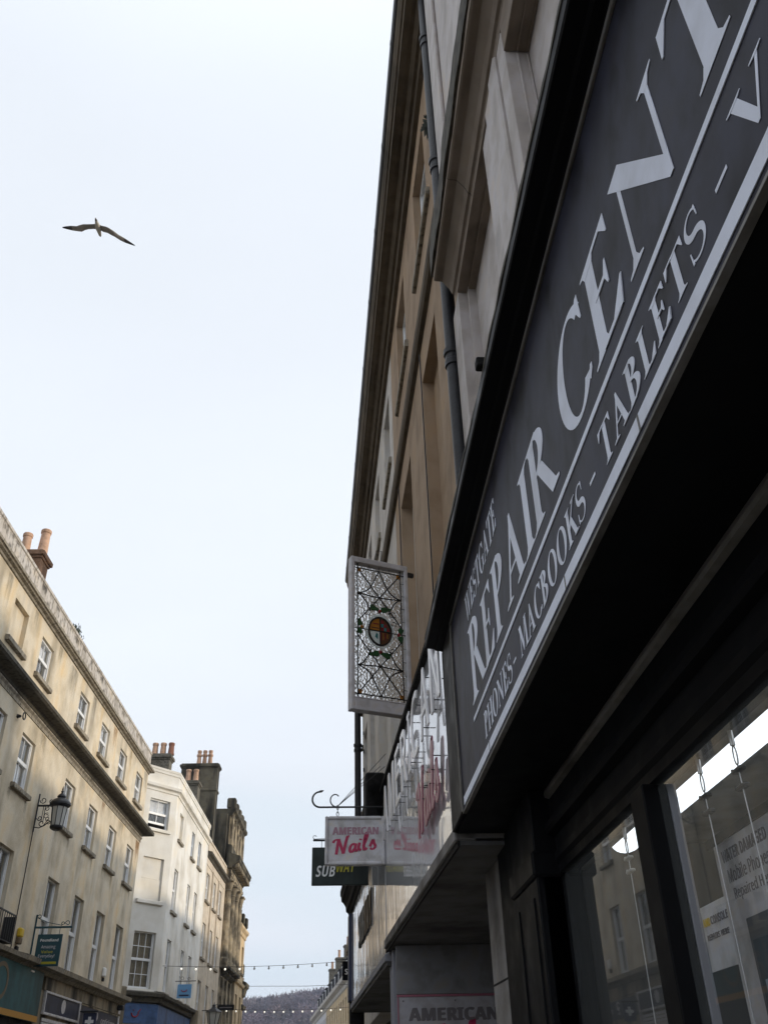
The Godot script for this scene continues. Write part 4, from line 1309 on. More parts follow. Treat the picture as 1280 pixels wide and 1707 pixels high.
# the script word of the nail salon, in a unit box about 2.6 wide and 1 high
func nails_strokes() -> Array:
	return [
		[[Vector2(0.0, 0.70), Vector2(0.06, 0.80), Vector2(0.17, 0.85), Vector2(0.30, 0.80)], [Vector2(0.30, 0.88), Vector2(0.24, 0.5), Vector2(0.17, 0.05)], [Vector2(0.30, 0.86), Vector2(0.42, 0.5), Vector2(0.56, 0.05)], [Vector2(0.56, 0.05), Vector2(0.66, 0.5), Vector2(0.78, 0.92), Vector2(0.90, 0.94)]],
		[[Vector2(1.22, 0.42), Vector2(1.10, 0.50), Vector2(0.95, 0.36), Vector2(0.92, 0.15), Vector2(1.02, 0.06), Vector2(1.16, 0.22)], [Vector2(1.26, 0.50), Vector2(1.20, 0.25), Vector2(1.22, 0.08), Vector2(1.34, 0.14)]],
		[[Vector2(1.46, 0.52), Vector2(1.40, 0.28), Vector2(1.42, 0.10), Vector2(1.54, 0.16)], [Vector2(1.50, 0.66), Vector2(1.52, 0.72)]],
		[[Vector2(1.66, 0.30), Vector2(1.84, 0.70), Vector2(1.90, 1.02), Vector2(1.78, 0.86), Vector2(1.68, 0.30), Vector2(1.72, 0.08), Vector2(1.86, 0.18)]],
		[[Vector2(2.02, 0.22), Vector2(2.20, 0.58), Vector2(2.24, 0.40), Vector2(2.32, 0.20), Vector2(2.18, 0.06), Vector2(2.02, 0.14)]],
	]

func nails_word(root: Node3D, x0: float, x1: float, y0: float, y1: float, z: float, depth: float, m: Material, shear := 0.12) -> void:
	var sx := (x1 - x0) / 2.4
	var sy := (y1 - y0) / 1.02
	for letter in nails_strokes():
		var b := MB.new()
		var n := 0
		for st in letter:
			stroke(b, st, 0.0, 1.0 + 0.15 * n)
			n += 1
		for i in b.v.size():
			var p := b.v[i]
			b.v[i] = Vector3(x0 + p.x * sx, y0 + p.y * sy + p.x * sx * shear, p.z * depth)
			b.n[i] = Vector3(b.n[i].x / sx, b.n[i].y / sy, b.n[i].z / depth).normalized()
		part("letter", b, m, root, Vector3(0, 0, z))

# ------------------------------------------------------------------ the repair shop
const SX := 0.75       # the sign face lies 0.75 m to the right of the camera; local z = 0.75 - world x, local x = world z
func make_repair_shop() -> void:
	var g := thing("repair_shop_front", "black shop front with a deep dark canopy soffit, tall window and black posts", "shop front", along(SX, 0, 0, false))
	moulding("fascia_ledge", g, -5.5, 6.0, [[-0.30, 4.105], [0.0, 4.105], [0.02, 4.115], [0.05, 4.118], [0.06, 4.13], [0.115, 4.135], [0.12, 4.145], [0.12, 4.205], [0.11, 4.215], [-0.25, 4.28]], M.black)
	var fl := ragged(-5.5, 6.0, 0.05, 4.196, 4.235, -0.02, 0.123, 0.007)
	part("lead_flashing", fl, M.lead, g)
	boxpart("bracket_stub", -2.86, -2.81, 4.22, 4.27, 0.08, 0.145, M.black_matt, g, 0.006)
	boxpart("fascia_box", -5.5, 6.0, 2.925, 4.1045, -0.38, -0.016, M.black, g, 0.004)
	boxpart("fascia_post", -5.5, -5.062, 2.93, 4.10, -0.014, 0.012, M.black, g, 0.006)
	boxpart("fascia_bottom_rail", -5.058, 6.0, 2.9252, 2.934, -0.0155, 0.006, M.trim, g)
	# mouldings under the canopy, stepping back to the window head
	moulding("head_moulding", g, -4.8, 6.0, [[-0.36, 2.924], [-0.352, 2.90], [-0.356, 2.885], [-0.40, 2.87], [-0.40, 2.924]], M.trim)
	moulding("head_moulding", g, -4.8, 6.0, [[-0.372, 2.869], [-0.372, 2.76], [-0.34, 2.75], [-0.335, 2.72], [-0.345, 2.70], [-0.385, 2.69], [-0.385, 2.62], [-0.37, 2.61], [-0.368, 2.575], [-0.385, 2.56], [-0.385, 2.52], [-0.47, 2.52], [-0.47, 2.869]], M.black)
	# flat end pilaster, stepped once, and the grey lining of the window reveal
	boxpart("end_pilaster", -5.2, -4.60, 0.12, 2.9235, -0.5, -0.27, M.black, g, 0.008)
	boxpart("end_pilaster", -5.79, -5.202, 0.12, 2.9235, -0.5, -0.30, M.black, g, 0.008)
	boxpart("pilaster_capital", -5.23, -4.58, 2.50, 2.62, -0.4, -0.25, M.black, g, 0.012)
	for q in [[-5.12, -5.09], [-4.72, -4.69]]:
		boxpart("pilaster_moulding", q[0], q[1], 0.3, 2.42, -0.275, -0.262, M.black, g, 0.003)
	boxpart("jamb_lining", -4.69, -4.60, 0.6, 2.519, -0.398, -0.302, M.alu_dim, g, 0.003)
	boxpart("mullion", -3.27, -3.121, 0.6, 2.519, -0.443, -0.352, M.black, g, 0.005)
	boxpart("mullion_trim", -3.26, -3.118, 0.6, 2.5195, -0.475, -0.4435, M.alu, g, 0.003)
	boxpart("stall_riser", -4.72, 6.0, 0.12, 0.6, -0.5, -0.35, M.black, g, 0.01)
	var pn := MB.new()
	pn.quad(Vector3(-4.61, 0.6, 0), Vector3(-3.2, 0.6, 0), Vector3(-3.2, 2.53, 0), Vector3(-4.61, 2.53, 0))
	part("window_pane", pn, M.pane, g, Vector3(0, 0, -0.41))
	var p2 := MB.new()
	p2.quad(Vector3(-3.2, 0.6, 0), Vector3(5.9, 0.6, 0), Vector3(5.9, 2.53, 0), Vector3(-3.2, 2.53, 0))
	part("window_pane", p2, M.pane, g, Vector3(0, 0, -0.4105))
	# the room behind
	boxpart("window_board", -4.7, 6.0, 2.55, 2.6, -0.55, -0.471, M.ply, g)
	boxpart("ceiling", -4.9, 6.0, 2.68, 2.76, -4.0, -0.471, M.ply, g)
	boxpart("back_wall", -4.9, 6.0, 0.1, 2.679, -4.1, -3.6, M.dark_room, g)
	boxpart("party_wall", -4.9, -4.71, 0.1, 2.679, -3.6, -0.471, M.dark_room, g)
	boxpart("near_wall", 5.8, 6.0, 0.1, 2.679, -3.6, -0.471, M.dark_room, g)
	boxpart("floor", -4.9, 6.0, 0.05, 0.1, -3.6, -0.471, M.dark_room, g)
	boxpart("bulkhead", -4.7, 6.0, 2.601, 2.68, -0.56, -0.472, M.black_matt, g)

func make_fascia_sign() -> void:
	var s := thing("fascia_sign", "long dark grey fascia sign lettered in white capitals for phone repairs", "shop sign", along(SX, 0, 0, false))
	boxpart("panel", -5.05, 2.5, 2.935, 4.09, -0.012, 0.0, M.panel, s, 0.002)
	boxpart("trim", -5.05, 2.5, 4.083, 4.104, 0.0005, 0.012, M.trim, s, 0.002)
	boxpart("trim", -5.061, -5.04, 2.935, 4.104, 0.0004, 0.0125, M.trim, s, 0.002)
	boxpart("white_bar", -5.0, 2.5, 2.958, 3.003, 0.0005, 0.003, M.vinyl, s)
	boxpart("white_line", -4.46, 2.5, 3.238, 3.26, 0.0005, 0.003, M.vinyl, s)
	for x in [-4.08, -2.49, -1.68]:      # seams where the vinyl bar has lifted
		boxpart("bar_seam", x, x + 0.012, 2.957, 3.004, 0.0031, 0.0036, M.trim, s)
	roman(s, "WESTGATE", -4.46, -3.42, 3.80, 0.158, 0.0005, M.vinyl)
	roman(s, "REPAIR", -4.46, -2.40, 3.325, 0.365, 0.0005, M.vinyl, 1.16)
	roman(s, "CENTRE", -2.29, -0.10, 3.325, 0.365, 0.0005, M.vinyl, 1.06)
	roman(s, "PHONES", -4.17, -3.41, 3.045, 0.125, 0.0005, M.vinyl)
	roman(s, "-", -3.40, -3.30, 3.045, 0.125, 0.0005, M.vinyl)
	roman(s, "MACBOOKS", -3.23, -2.16, 3.045, 0.125, 0.0005, M.vinyl)
	roman(s, "-", -2.12, -2.02, 3.045, 0.125, 0.0005, M.vinyl)
	roman(s, "TABLETS", -1.97, -1.15, 3.045, 0.125, 0.0005, M.vinyl)
	roman(s, "-", -1.11, -1.01, 3.045, 0.125, 0.0005, M.vinyl)
	roman(s, "VAPES", -0.98, -0.30, 3.045, 0.125, 0.0005, M.vinyl)

func make_shop_interior() -> void:
	# long ceiling batten: glowing tube body and the light it gives
	var lamp := thing("strip_light", "long white glowing strip light under the repair shop ceiling", "strip light", Transform3D(Basis(), Vector3(1.46, 2.66, -1.5)))
	boxpart("batten", -0.05, 0.05, -0.02, 0.018, -3.0, 3.0, M.white, lamp)
	var b := MB.new()
	var segs := 10
	var pr := []
	for i in segs + 1:
		var a := PI * i / segs
		pr.append(Vector2(-0.07 * cos(a), -0.02 - 0.05 * sin(a)))
	for i in segs:
		b.quad(Vector3(pr[i].x, pr[i].y, -3.0), Vector3(pr[i + 1].x, pr[i + 1].y, -3.0), Vector3(pr[i + 1].x, pr[i + 1].y, 3.0), Vector3(pr[i].x, pr[i].y, 3.0))
	for e in [-3.0, 3.0]:
		for i in segs:
			for j in 4:      # rounded ends
				var q := func(k: int, l: int) -> Vector3:
					var f := cos(PI * 0.5 * l / 4.0)
					return Vector3(pr[k].x * f, -0.02 + (pr[k].y + 0.02) * f, e + signf(e) * 0.10 * sin(PI * 0.5 * l / 4.0))
				b.quad(q.call(i, j), q.call(i + 1, j), q.call(i + 1, j + 1), q.call(i, j + 1))
	var tube_m := mat(0.9, 0.92, 0.95, 0.4)
	tube_m.emission_enabled = true
	tube_m.emission = Color(0.93, 0.97, 1.0)
	tube_m.emission_energy_multiplier = 1.6
	part("tube_light", b, tube_m, lamp)
	var al := AreaLight3D.new()
	al.name = "strip_light_glow"
	al.area_size = Vector2(0.12, 6.0)
	al.light_color = Color(0.93, 0.97, 1.0)
	al.light_energy = 0.03
	al.shadow_enabled = true
	al.transform = Transform3D(Basis(Vector3.RIGHT, -PI / 2), Vector3(1.46, 2.58, -1.5))
	add_child(al)
	# display wires on screwed plates
	var zs := [[-2.58, 2.55], [-2.86, 2.55], [-3.74, 2.55]]
	for i in 3:
		var z: float = zs[i][0]
		var w := thing("display_wire", ["display wire nearest the camera, hung from a screwed plate in the shop window", "display wire just beside the window post, hung from a screwed plate", "thin display wire in the far window pane with two clear grips"][i], "display wire", Transform3D(Basis(), Vector3(1.215, 2.549, z)))
		boxpart("plate", -0.02, 0.02, -0.004, 0.0, -0.06, 0.06, M.iron, w)
		for q in [-0.045, 0.045]:
			var sc := MB.new()
			sc.lathe(PackedVector2Array([Vector2(0.0, -0.009), Vector2(0.006, -0.007), Vector2(0.007, -0.004)]), Vector3(0, 0, q), 8)
			part("screw", sc, M.steel, w)
		var tb := MB.new()
		tb.tube(PackedVector3Array([Vector3(0, 0, 0), Vector3(0, -0.075, 0)]), 0.008, 8)
		part("hanger", tb, M.steel, w)
		var lp := MB.new()
		var pts := PackedVector3Array()
		for k in 13:
			var a := TAU * k / 12.0
			pts.append(Vector3(0, -0.105 + 0.03 * cos(a), 0.012 * sin(a)))
		lp.tube(pts, 0.0025, 6)
		part("loop", lp, M.steel, w)
		for k in 2:
			var y := -0.15 - 0.05 * k
			var cl := MB.new()
			cl.bevel(-0.012, 0.012, y - 0.006, y + 0.007, -0.032, 0.032, 0.004)
			cl.tube(PackedVector3Array([Vector3(0, y, -0.03), Vector3(0, y + 0.012, -0.045)]), 0.005, 6)
			part("grip", cl, M.iron if i < 2 else M.lampglass, w)
		var wr := MB.new()
		wr.tube(PackedVector3Array([Vector3(0, -0.13, 0), Vector3(0.0, -1.8, 0.0)]), 0.0022, 6)
		part("wire", wr, M.steel, w)
	# posters hung behind the glass, printed side to the street
	var p := thing("repair_poster", "large pale poster about water damaged phones hanging in the shop window", "poster", along(1.42, 0, 0, false))
	boxpart("sheet", -3.37, -2.0, 1.0, 2.36, -0.006, 0.0, M.offwhite, p)
	boxpart("hanging_rail", -3.42, -1.95, 2.355, 2.385, -0.012, 0.008, M.black, p)
	text(p, "WATER DAMAGED", -3.31, -2.93, 2.285, 2.325, 0.0005, M.grey_text)
	text(p, "Mobile Phones", -3.29, -2.94, 2.215, 2.262, 0.0005, M.grey_text, false)
	text(p, "Repaired Here", -3.27, -2.95, 2.15, 2.197, 0.0005, M.grey_text, false)
	var ph := MB.new()
	ph.bevel(-3.22, -2.86, 1.32, 2.09, 0.0, 0.004, 0.002)
	part("phone_print", ph, mat(0.05, 0.055, 0.065, 0.4), p)
	var bl := MB.new()
	bl.box(-3.20, -2.88, 1.36, 2.02, 0.0042, 0.005)
	part("screen_print", bl, stone(0.05, 0.11, 0.22, 0.4, "soot", 3.0, 0.0), p)
	for i in 16:
		boxpart("key_print", -3.17 + 0.072 * (i % 4), -3.12 + 0.072 * (i % 4), 1.86 - 0.07 * (i / 4), 1.90 - 0.07 * (i / 4), 0.0052, 0.006, mat(0.3, 0.36, 0.45, 0.5), p)
	var c := thing("console_sign", "small pale card about games consoles hung behind the shop window post", "card", along(1.62, 0, 0, false))
	boxpart("card", -4.5, -3.7, 2.02, 2.27, -0.005, 0.0, M.offwhite, c)
	text(c, "AND", -4.12, -4.04, 2.19, 2.222, 0.0005, M.yellow)
	text(c, "CONSOLES", -4.03, -3.82, 2.19, 2.222, 0.0005, M.grey_text)
	text(c, "REPAIRS HERE", -4.10, -3.86, 2.135, 2.158, 0.0005, M.grey_text)
	text(c, "Laptop", -4.40, -4.19, 2.12, 2.185, 0.0005, M.grey_text, false)
	# shelf of goods behind
	var sh := thing("goods_shelf", "dim shelf of small boxed goods low in the repair shop window", "shelf", along(2.0, 0, 0, false))
	for y in [1.25, 1.66]: boxpart("shelf_board", -4.6, -1.0, y, y + 0.025, -0.25, 0.0, M.ply, sh)
	var goods := [["navy", M.navy, 0.24], ["grey", M.grey_text, 0.2], ["teal", M.teal, 0.27], ["pale", M.offwhite, 0.17], ["black", M.black, 0.25], ["dull gold", M.gold_dull, 0.21]]
	for i in goods.size():
		var x := -4.4 + i * 0.36
		var o := boxpart("goods_box", x, x + 0.24, 1.686, 1.686 + goods[i][2], -0.2, -0.04, goods[i][1], self, 0.004)
		tag(o, "%s boxed accessory standing on the dim shelf in the repair shop" % goods[i][0], "box", "boxed goods on the shop shelf")
		o.transform = along(2.0, 0, 0, false)

# ------------------------------------------------------------------ leaded glass sign
func make_stained_glass() -> void:
	var dx := Vector3(0.66, 0, -0.25).normalized()
	var t := Transform3D(Basis(dx, Vector3.UP, dx.cross(Vector3.UP)), Vector3(0.20, 4.95, -8.75))
	var s := thing("leaded_glass_sign", "hanging leaded glass sign in a white frame with a quartered oval crest", "sign", t)
	var W := 0.70
	var H := 1.82
	var fr := 0.042
	# frame
	for q in [[0.0, fr, 0.0, H], [W - fr, W, 0.0, H], [fr, W - fr, 0.0, 0.13], [fr, W - fr, H - 0.07, H]]:
		boxpart("frame", q[0], q[1], q[2], q[3], -0.07, 0.03, M.frame_white, s, 0.006)
	boxpart("frame_lip", 0.04, W - 0.04, 0.125, 0.14, -0.05, 0.034, M.frame_white, s, 0.004)
	var x0 := fr
	var x1 := W - fr
	var y0 := 0.13
	var y1 := H - 0.07
	# pebbled pane: a thin slab with a cobbled face
	var cel := FastNoiseLite.new()
	cel.noise_type = FastNoiseLite.TYPE_CELLULAR
	cel.cellular_return_type = FastNoiseLite.RETURN_DISTANCE
	cel.seed = 8; cel.frequency = 1.0; cel.cellular_jitter = 0.9
	var pb := MB.new()
	var nx := 96
	var ny := 220
	var hgt := func(i: int, j: int) -> float:
		var x := lerpf(x0, x1, float(i) / nx)
		var y := lerpf(y0, y1, float(j) / ny)
		var d := cel.get_noise_2d(x * 42.0, y * 38.0) + 1.0
		return -0.0095 * d * d
	var nrm := func(i: int, j: int) -> Vector3:
		var ex := (x1 - x0) / nx; var ey := (y1 - y0) / ny
		return Vector3(-(hgt.call(i + 1, j) - hgt.call(i - 1, j)) / (2 * ex), -(hgt.call(i, j + 1) - hgt.call(i, j - 1)) / (2 * ey), 1).normalized()
	var P := []
	var N := []
	for j in ny + 1:
		for i in nx + 1:
			P.append(Vector3(lerpf(x0, x1, float(i) / nx), lerpf(y0, y1, float(j) / ny), -0.01 + hgt.call(i, j)))
			N.append(nrm.call(i, j))
	for j in ny:
		for i in nx:
			var a := j * (nx + 1) + i
			var b := a + 1
			var c := b + nx + 1
			var d := a + nx + 1
			pb.trin(P[a], P[b], P[c], N[a], N[b], N[c])
			pb.trin(P[a], P[c], P[d], N[a], N[c], N[d])
	pb.quad(Vector3(x1, y0, -0.022), Vector3(x0, y0, -0.022), Vector3(x0, y1, -0.022), Vector3(x1, y1, -0.022))
	var gm := mat(0.95, 0.96, 0.97, 0.04)
	gm.refraction_enabled = true
	gm.refraction_scale = 0.05
	gm.albedo_color.a = 0.06
	part("pebbled_pane", pb, gm, s)
	# leads: u across, v down
	var pt := func(u: float, v: float) -> Vector3: return Vector3(lerpf(x0, x1, u), lerpf(y1, y0, v), 0.0)
	var lead := func(ps: Array, r := 0.0072) -> void:
		var m := MB.new()
		var q := PackedVector3Array()
		for p in ps: q.append(pt.call(p[0], p[1]))
		m.tube(q, r, 6)
		part("lead_came", m, M.came, s)
	var ub := 0.07
	var vb := 0.035
	lead.call([[ub, 0.0], [ub, 1.0]]); lead.call([[1 - ub, 0.0], [1 - ub, 1.0]])
	lead.call([[0.0, vb], [1.0, vb]]); lead.call([[0.0, 1 - vb], [1.0, 1 - vb]])
	for k in range(1, 10):
		if k == 5: continue
		lead.call([[0.0, k / 10.0], [ub, k / 10.0]], 0.003); lead.call([[1 - ub, k / 10.0], [1.0, k / 10.0]], 0.003)
	for u in [0.3, 0.5, 0.7]:
		lead.call([[u, 0.0], [u, vb]], 0.003); lead.call([[u, 1 - vb], [u, 1.0]], 0.003)
	for half in 2:
		var f := func(v: float) -> float: return v if half == 0 else 1.0 - v
		lead.call([[ub, f.call(vb)], [0.5, f.call(0.245)], [1 - ub, f.call(0.45)]])
		lead.call([[1 - ub, f.call(vb)], [0.5, f.call(0.245)], [ub, f.call(0.45)]])
		lead.call([[ub, f.call(0.235)], [0.5, f.call(0.245)], [1 - ub, f.call(0.235)]])
		# bowed leads round each crossing
		for q in [[0.5, vb, ub, 0.235], [0.5, vb, 1 - ub, 0.235], [ub, 0.235, 0.32, 0.36], [1 - ub, 0.235, 0.68, 0.36]]:
			var ps := []
			for i in 9:
				var k := i / 8.0
				var u := lerpf(q[0], q[2], k)
				var v := lerpf(q[1], q[3], k)
				var bow := sin(PI * k)
				u += (0.5 - u) * 0.22 * bow if q[0] == 0.5 else 0.0
				v += 0.035 * bow if q[0] == 0.5 else -0.03 * bow
				ps.append([u, f.call(v)])
			lead.call(ps)
	lead.call([[0.0, 0.5], [0.26, 0.5]], 0.006); lead.call([[0.74, 0.5], [1.0, 0.5]], 0.006)
	# coloured pieces
	var amber := tinted(0.36, 0.15, 0.02)
	var teal := tinted(0.03, 0.17, 0.19)
	var red := tinted(0.20, 0.02, 0.025)
	var green := tinted(0.018, 0.075, 0.028)
	var brown := tinted(0.09, 0.04, 0.02)
	var white := tinted(0.8, 0.86, 0.86)
	for c in [[ub, vb], [1 - ub, vb], [ub, 1 - vb], [1 - ub, 1 - vb]]:
		var p: Vector3 = pt.call(c[0] + (0.035 if c[0] < 0.5 else -0.035), c[1] + (0.014 if c[1] < 0.5 else -0.014))
		boxpart("amber_corner", p.x - 0.024, p.x + 0.024, p.y - 0.024, p.y + 0.024, -0.006, 0.004, amber, s)
	var O: Vector3 = pt.call(0.5, 0.5)
	var rx := 0.135
	var ry := 0.165
	var quarter := func(m: MB, a0: float, r: float) -> void:
		var p := PackedVector2Array([Vector2(O.x, O.y)])
		for i in 9:
			var a := deg_to_rad(a0 + 90.0 * i / 8.0)
			p.append(Vector2(O.x + rx * r * cos(a), O.y + ry * r * sin(a)))
		m.plate(p, -0.006, 0.002)
	for q in [[0.0, brown, "crest_quarter"], [90.0, amber, "crest_quarter"], [180.0, white, "crest_quarter"], [270.0, brown, "crest_quarter"]]:
		var m := MB.new()
		quarter.call(m, q[0], 0.98)
		part(q[2], m, q[1], s)
	var k := 0
	for i in 3:
		for j in 3:
			var cx := O.x + 0.012 + 0.034 * i
			var cy := O.y + 0.012 + 0.042 * j
			if pow((cx + 0.034 - O.x) / rx, 2) + pow((cy + 0.042 - O.y) / ry, 2) < 1.0:
				boxpart("crest_check", cx, cx + 0.032, cy, cy + 0.04, 0.0025, 0.005, teal if (i + j) % 2 else red, s)
	for i in 4:
		boxpart("crest_stripe", O.x + 0.01 + 0.024 * i, O.x + 0.018 + 0.024 * i, O.y - 0.11 + 0.012 * i, O.y - 0.01, 0.0025, 0.0045, amber if i % 2 else red, s)
	for i in 2:
		boxpart("crest_bar", O.x - 0.10 + 0.02 * i, O.x - 0.012, O.y + 0.03 + 0.05 * i, O.y + 0.042 + 0.05 * i, 0.0025, 0.0045, red if i else brown, s)
	var tower := MB.new()
	tower.plate(PackedVector2Array([Vector2(O.x - 0.06, O.y - 0.07), Vector2(O.x - 0.03, O.y - 0.10), Vector2(O.x - 0.025, O.y - 0.04), Vector2(O.x - 0.045, O.y - 0.02)]), 0.0025, 0.0045)
	part("crest_device", tower, teal, s)
	var rim := MB.new()
	rim.ring(O.x, O.y, rx * 1.06, ry * 1.06, 0.018, -0.008, 0.010, 32)
	rim.box(O.x - 0.006, O.x + 0.006, O.y - ry, O.y + ry, -0.004, 0.009)
	rim.box(O.x - rx, O.x + rx, O.y - 0.006, O.y + 0.006, -0.004, 0.0085)
	part("crest_rim", rim, M.came, s)
	var halo := MB.new()
	halo.ring(O.x, O.y, rx * 1.25, ry * 1.22, 0.018, -0.006, 0.001, 32)
	part("pale_rim", halo, white, s)
	# leaves, berries and tendrils round the crest
	var spots := [[0.0, 0.245, 0.0], [0.0, -0.245, 180.0], [-0.215, 0.02, 90.0], [0.225, -0.005, -90.0]]
	for q in spots:
		var c := Vector2(O.x + q[0], O.y + q[1])
		for sd in [-1.0, 1.0]:
			var m := MB.new()
			var len_ := 0.125 if q[0] == 0.0 else 0.085
			var p := PackedVector2Array()
			for i in 13:
				var a := TAU * i / 12.0
				if i == 12: break
				var r := 1.0 + 0.22 * cos(3.0 * a)
				p.append(Vector2(sd * (len_ * 0.5 + 0.01) + len_ * 0.5 * cos(a) * r, 0.012 + 0.032 * sin(a) * r))
			for i in p.size(): p[i] = c + p[i].rotated(deg_to_rad(q[2]) + sd * 0.25)
			m.plate(p, -0.004, 0.006)
			part("leaf", m, green, s)
		var b := MB.new()
		b.lathe(PackedVector2Array([Vector2(0.0, -0.022), Vector2(0.016, -0.016), Vector2(0.023, 0.0), Vector2(0.016, 0.016), Vector2(0.0, 0.022)]), Vector3(c.x, c.y, 0.0), 10)
		part("berry", b, red if q[0] >= 0.0 else amber, s)
	for q in [[-0.06, 0.31, 0.05, 20.0], [0.06, 0.31, 0.05, 200.0], [-0.15, 0.20, 0.045, 100.0], [0.16, 0.22, 0.05, 60.0], [0.17, 0.12, 0.04, 200.0], [0.15, -0.22, 0.045, 0.0], [-0.14, -0.22, 0.04, 180.0], [0.09, -0.25, 0.035, 60.0]]:
		var ps := PackedVector3Array()
		for i in 14:
			var a := deg_to_rad(q[3] + 22.0 * i)
			var r: float = q[2] * (1.0 - 0.035 * i)
			ps.append(Vector3(O.x + q[0] + r * cos(a), O.y + q[1] + r * 0.8 * sin(a), 0.003))
		var m := MB.new()
		m.tube(ps, 0.004, 6)
		part("tendril", m, M.came, s)
	# wall fixings and the wire it hangs from
	boxpart("wall_arm", W, W + 0.10, H - 0.10, H - 0.05, -0.05, -0.01, M.iron, s, 0.004)
	boxpart("wall_arm", W, W + 0.10, 0.20, 0.25, -0.05, -0.01, M.iron, s, 0.004)
	var loop := MB.new()
	loop.tube(PackedVector3Array([Vector3(0.30, H, -0.02), Vector3(0.335, H + 0.16, -0.02), Vector3(0.40, H + 0.165, -0.02), Vector3(0.385, H, -0.02)]), 0.006, 6)
	part("hanging_loop", loop, M.iron, s)

# ------------------------------------------------------------------ nail salon, sandwich shop
func make_nails_shop() -> void:
	# fascia of the salon: polished sheet that mirrors the sky
	var n := thing("nail_salon_front", "nail salon shop front with a polished white fascia, plain soffit and grey post", "shop front", fascia_at(5.06))
	var w := 4.56     # u 5.06 .. 0.5
	var f := MB.new()
	f.bevel(0.02, w, 2.97, 4.47, -0.03, 0.0, 0.004)
	part("fascia_sheet", f, M.mirror, n)
	moulding("fascia_trim", n, 0, w, [[-0.1, 4.471], [0.0, 4.471], [0.045, 4.475], [0.05, 4.50], [0.03, 4.545], [-0.4, 4.60], [-0.4, 4.50]], M.black_matt)
	boxpart("fascia_base", 0.0, w, 2.885, 2.968, -0.10, 0.03, M.grey_wall, n, 0.008)
	boxpart("fascia_core", 0.0, w, 2.9, 4.47, -0.35, -0.031, M.grey_wall, n)
	boxpart("soffit", 0.0, w, 2.86, 2.884, -1.3, 0.0, M.soffit, n)
	boxpart("soffit_edge", 0.0, w, 2.85, 2.884, 0.0005, 0.015, M.black_matt, n)
	# posts at either end of the recessed entrance
	boxpart("stone_pilaster", 3.76, 4.25, 0.12, 2.859, -0.5, -0.30, M.grey_wall, n, 0.006)
	boxpart("pilaster_joint", 3.765, 4.245, 2.18, 2.192, -0.4, -0.2985, M.black_matt, n)
	boxpart("corner_post", 0.12, 0.20, 0.12, 2.859, -0.10, -0.03, M.alu, n, 0.01)
	boxpart("corner_post", 0.22, 0.27, 0.12, 2.859, -0.14, -0.09, M.black, n, 0.01)
	boxpart("downlight", 3.3, 3.42, 2.84, 2.861, -0.62, -0.5, M.black, n, 0.006)
	boxpart("salon_wall", 0.3, 4.5, 0.12, 2.859, -2.2, -1.3, M.grey_wall, n)

	# end wall of the entrance carries a second sign, facing back up the street
	var e := thing("entrance_sign", "flat white entrance sign with grey capitals edged in crimson beside the grey pilaster", "sign", Transform3D(Basis(), Vector3(0.655, 0, -9.5)))
	boxpart("upper_panel", 0.0, 1.0, 2.425, 2.845, -0.04, 0.0, M.dull_panel, e, 0.004)
	boxpart("crimson_rail", 0.0, 1.0, 2.405, 2.423, -0.03, 0.004, M.wine, e)
	boxpart("crimson_edge", 0.006, 0.016, 1.7, 2.403, -0.03, 0.004, M.wine, e)
	boxpart("sign_panel", 0.018, 1.0, 1.6, 2.403, -0.03, 0.0, M.dull_sign, e, 0.003)
	for k in 3: text(e, "AMERICAN", 0.105 + 0.007 * k, 0.94 + 0.007 * k, 2.205 + 0.002 * k, 2.31 + 0.002 * k, 0.0005 + 0.0004 * k, M.grey_text)
	nails_word(e, 0.2, 0.85, 1.88, 2.16, 0.0005, 0.002, M.crimson)
	for q in [[0.06, 2.37], [0.55, 2.37]]:
		var sc := MB.new()
		sc.lathe(PackedVector2Array([Vector2(0.008, 0.0), Vector2(0.006, 0.004), Vector2(0.0, 0.005)]), Vector3.ZERO, 8)
		var o := part("screw", sc, M.grey_text, e, Vector3(q[0], q[1], 0))
		o.rotation.x = PI / 2

	# raised letters standing off the fascia on pins
	var l := thing("raised_salon_letters", "raised chrome and crimson salon letters standing on pins off the polished fascia", "shop sign", fascia_at(5.06))
	var word := "AMERICAN"
	var ws := [0.46, 0.56, 0.38, 0.44, 0.14, 0.46, 0.46, 0.46]
	var x := 0.52
	for i in word.length():
		part("letter", text_mesh(word[i], "Droid Sans", false, 0, ws[i] * 0.9, 0, 0.50, 0.012), M.chrome, l, Vector3(x, 3.83, 0.055))
		for q in [[0.08, 0.1], [0.5, 0.42], [0.9, 0.1]]:
			var pin := MB.new()
			pin.tube(PackedVector3Array([Vector3(x + ws[i] * q[0], 3.83 + q[1], 0.002), Vector3(x + ws[i] * q[0], 3.83 + q[1], 0.046)]), 0.004, 6)
			part("pin", pin, M.iron, l)
		x += ws[i] + 0.10
	nails_word(l, 3.0, 4.15, 3.22, 3.70, 0.035, 0.008, M.wine, 0.03)
	for i in 9:
		var pin := MB.new()
		var px := 3.05 + i * 0.125
		pin.tube(PackedVector3Array([Vector3(px, 3.45 + 0.06 * (i % 3), 0.002), Vector3(px, 3.45 + 0.06 * (i % 3), 0.055)]), 0.004, 6)
		part("pin", pin, M.iron, l)

	# projecting sign of the salon
	var s := thing("salon_hanging_sign", "white hanging sign with dusty capitals over a crimson script word", "hanging sign", Transform3D(Basis(), Vector3(-0.045, 3.70, -10.03)))
	for q in [[0.0, 0.035, 0.0, 0.51], [0.615, 0.65, 0.0, 0.51], [0.035, 0.615, 0.0, 0.035], [0.035, 0.615, 0.475, 0.51]]:
		boxpart("frame", q[0], q[1], q[2], q[3], -0.06, 0.02, M.offwhite, s, 0.01)
	boxpart("panel", 0.035, 0.615, 0.035, 0.475, -0.05, 0.0, M.offwhite, s)
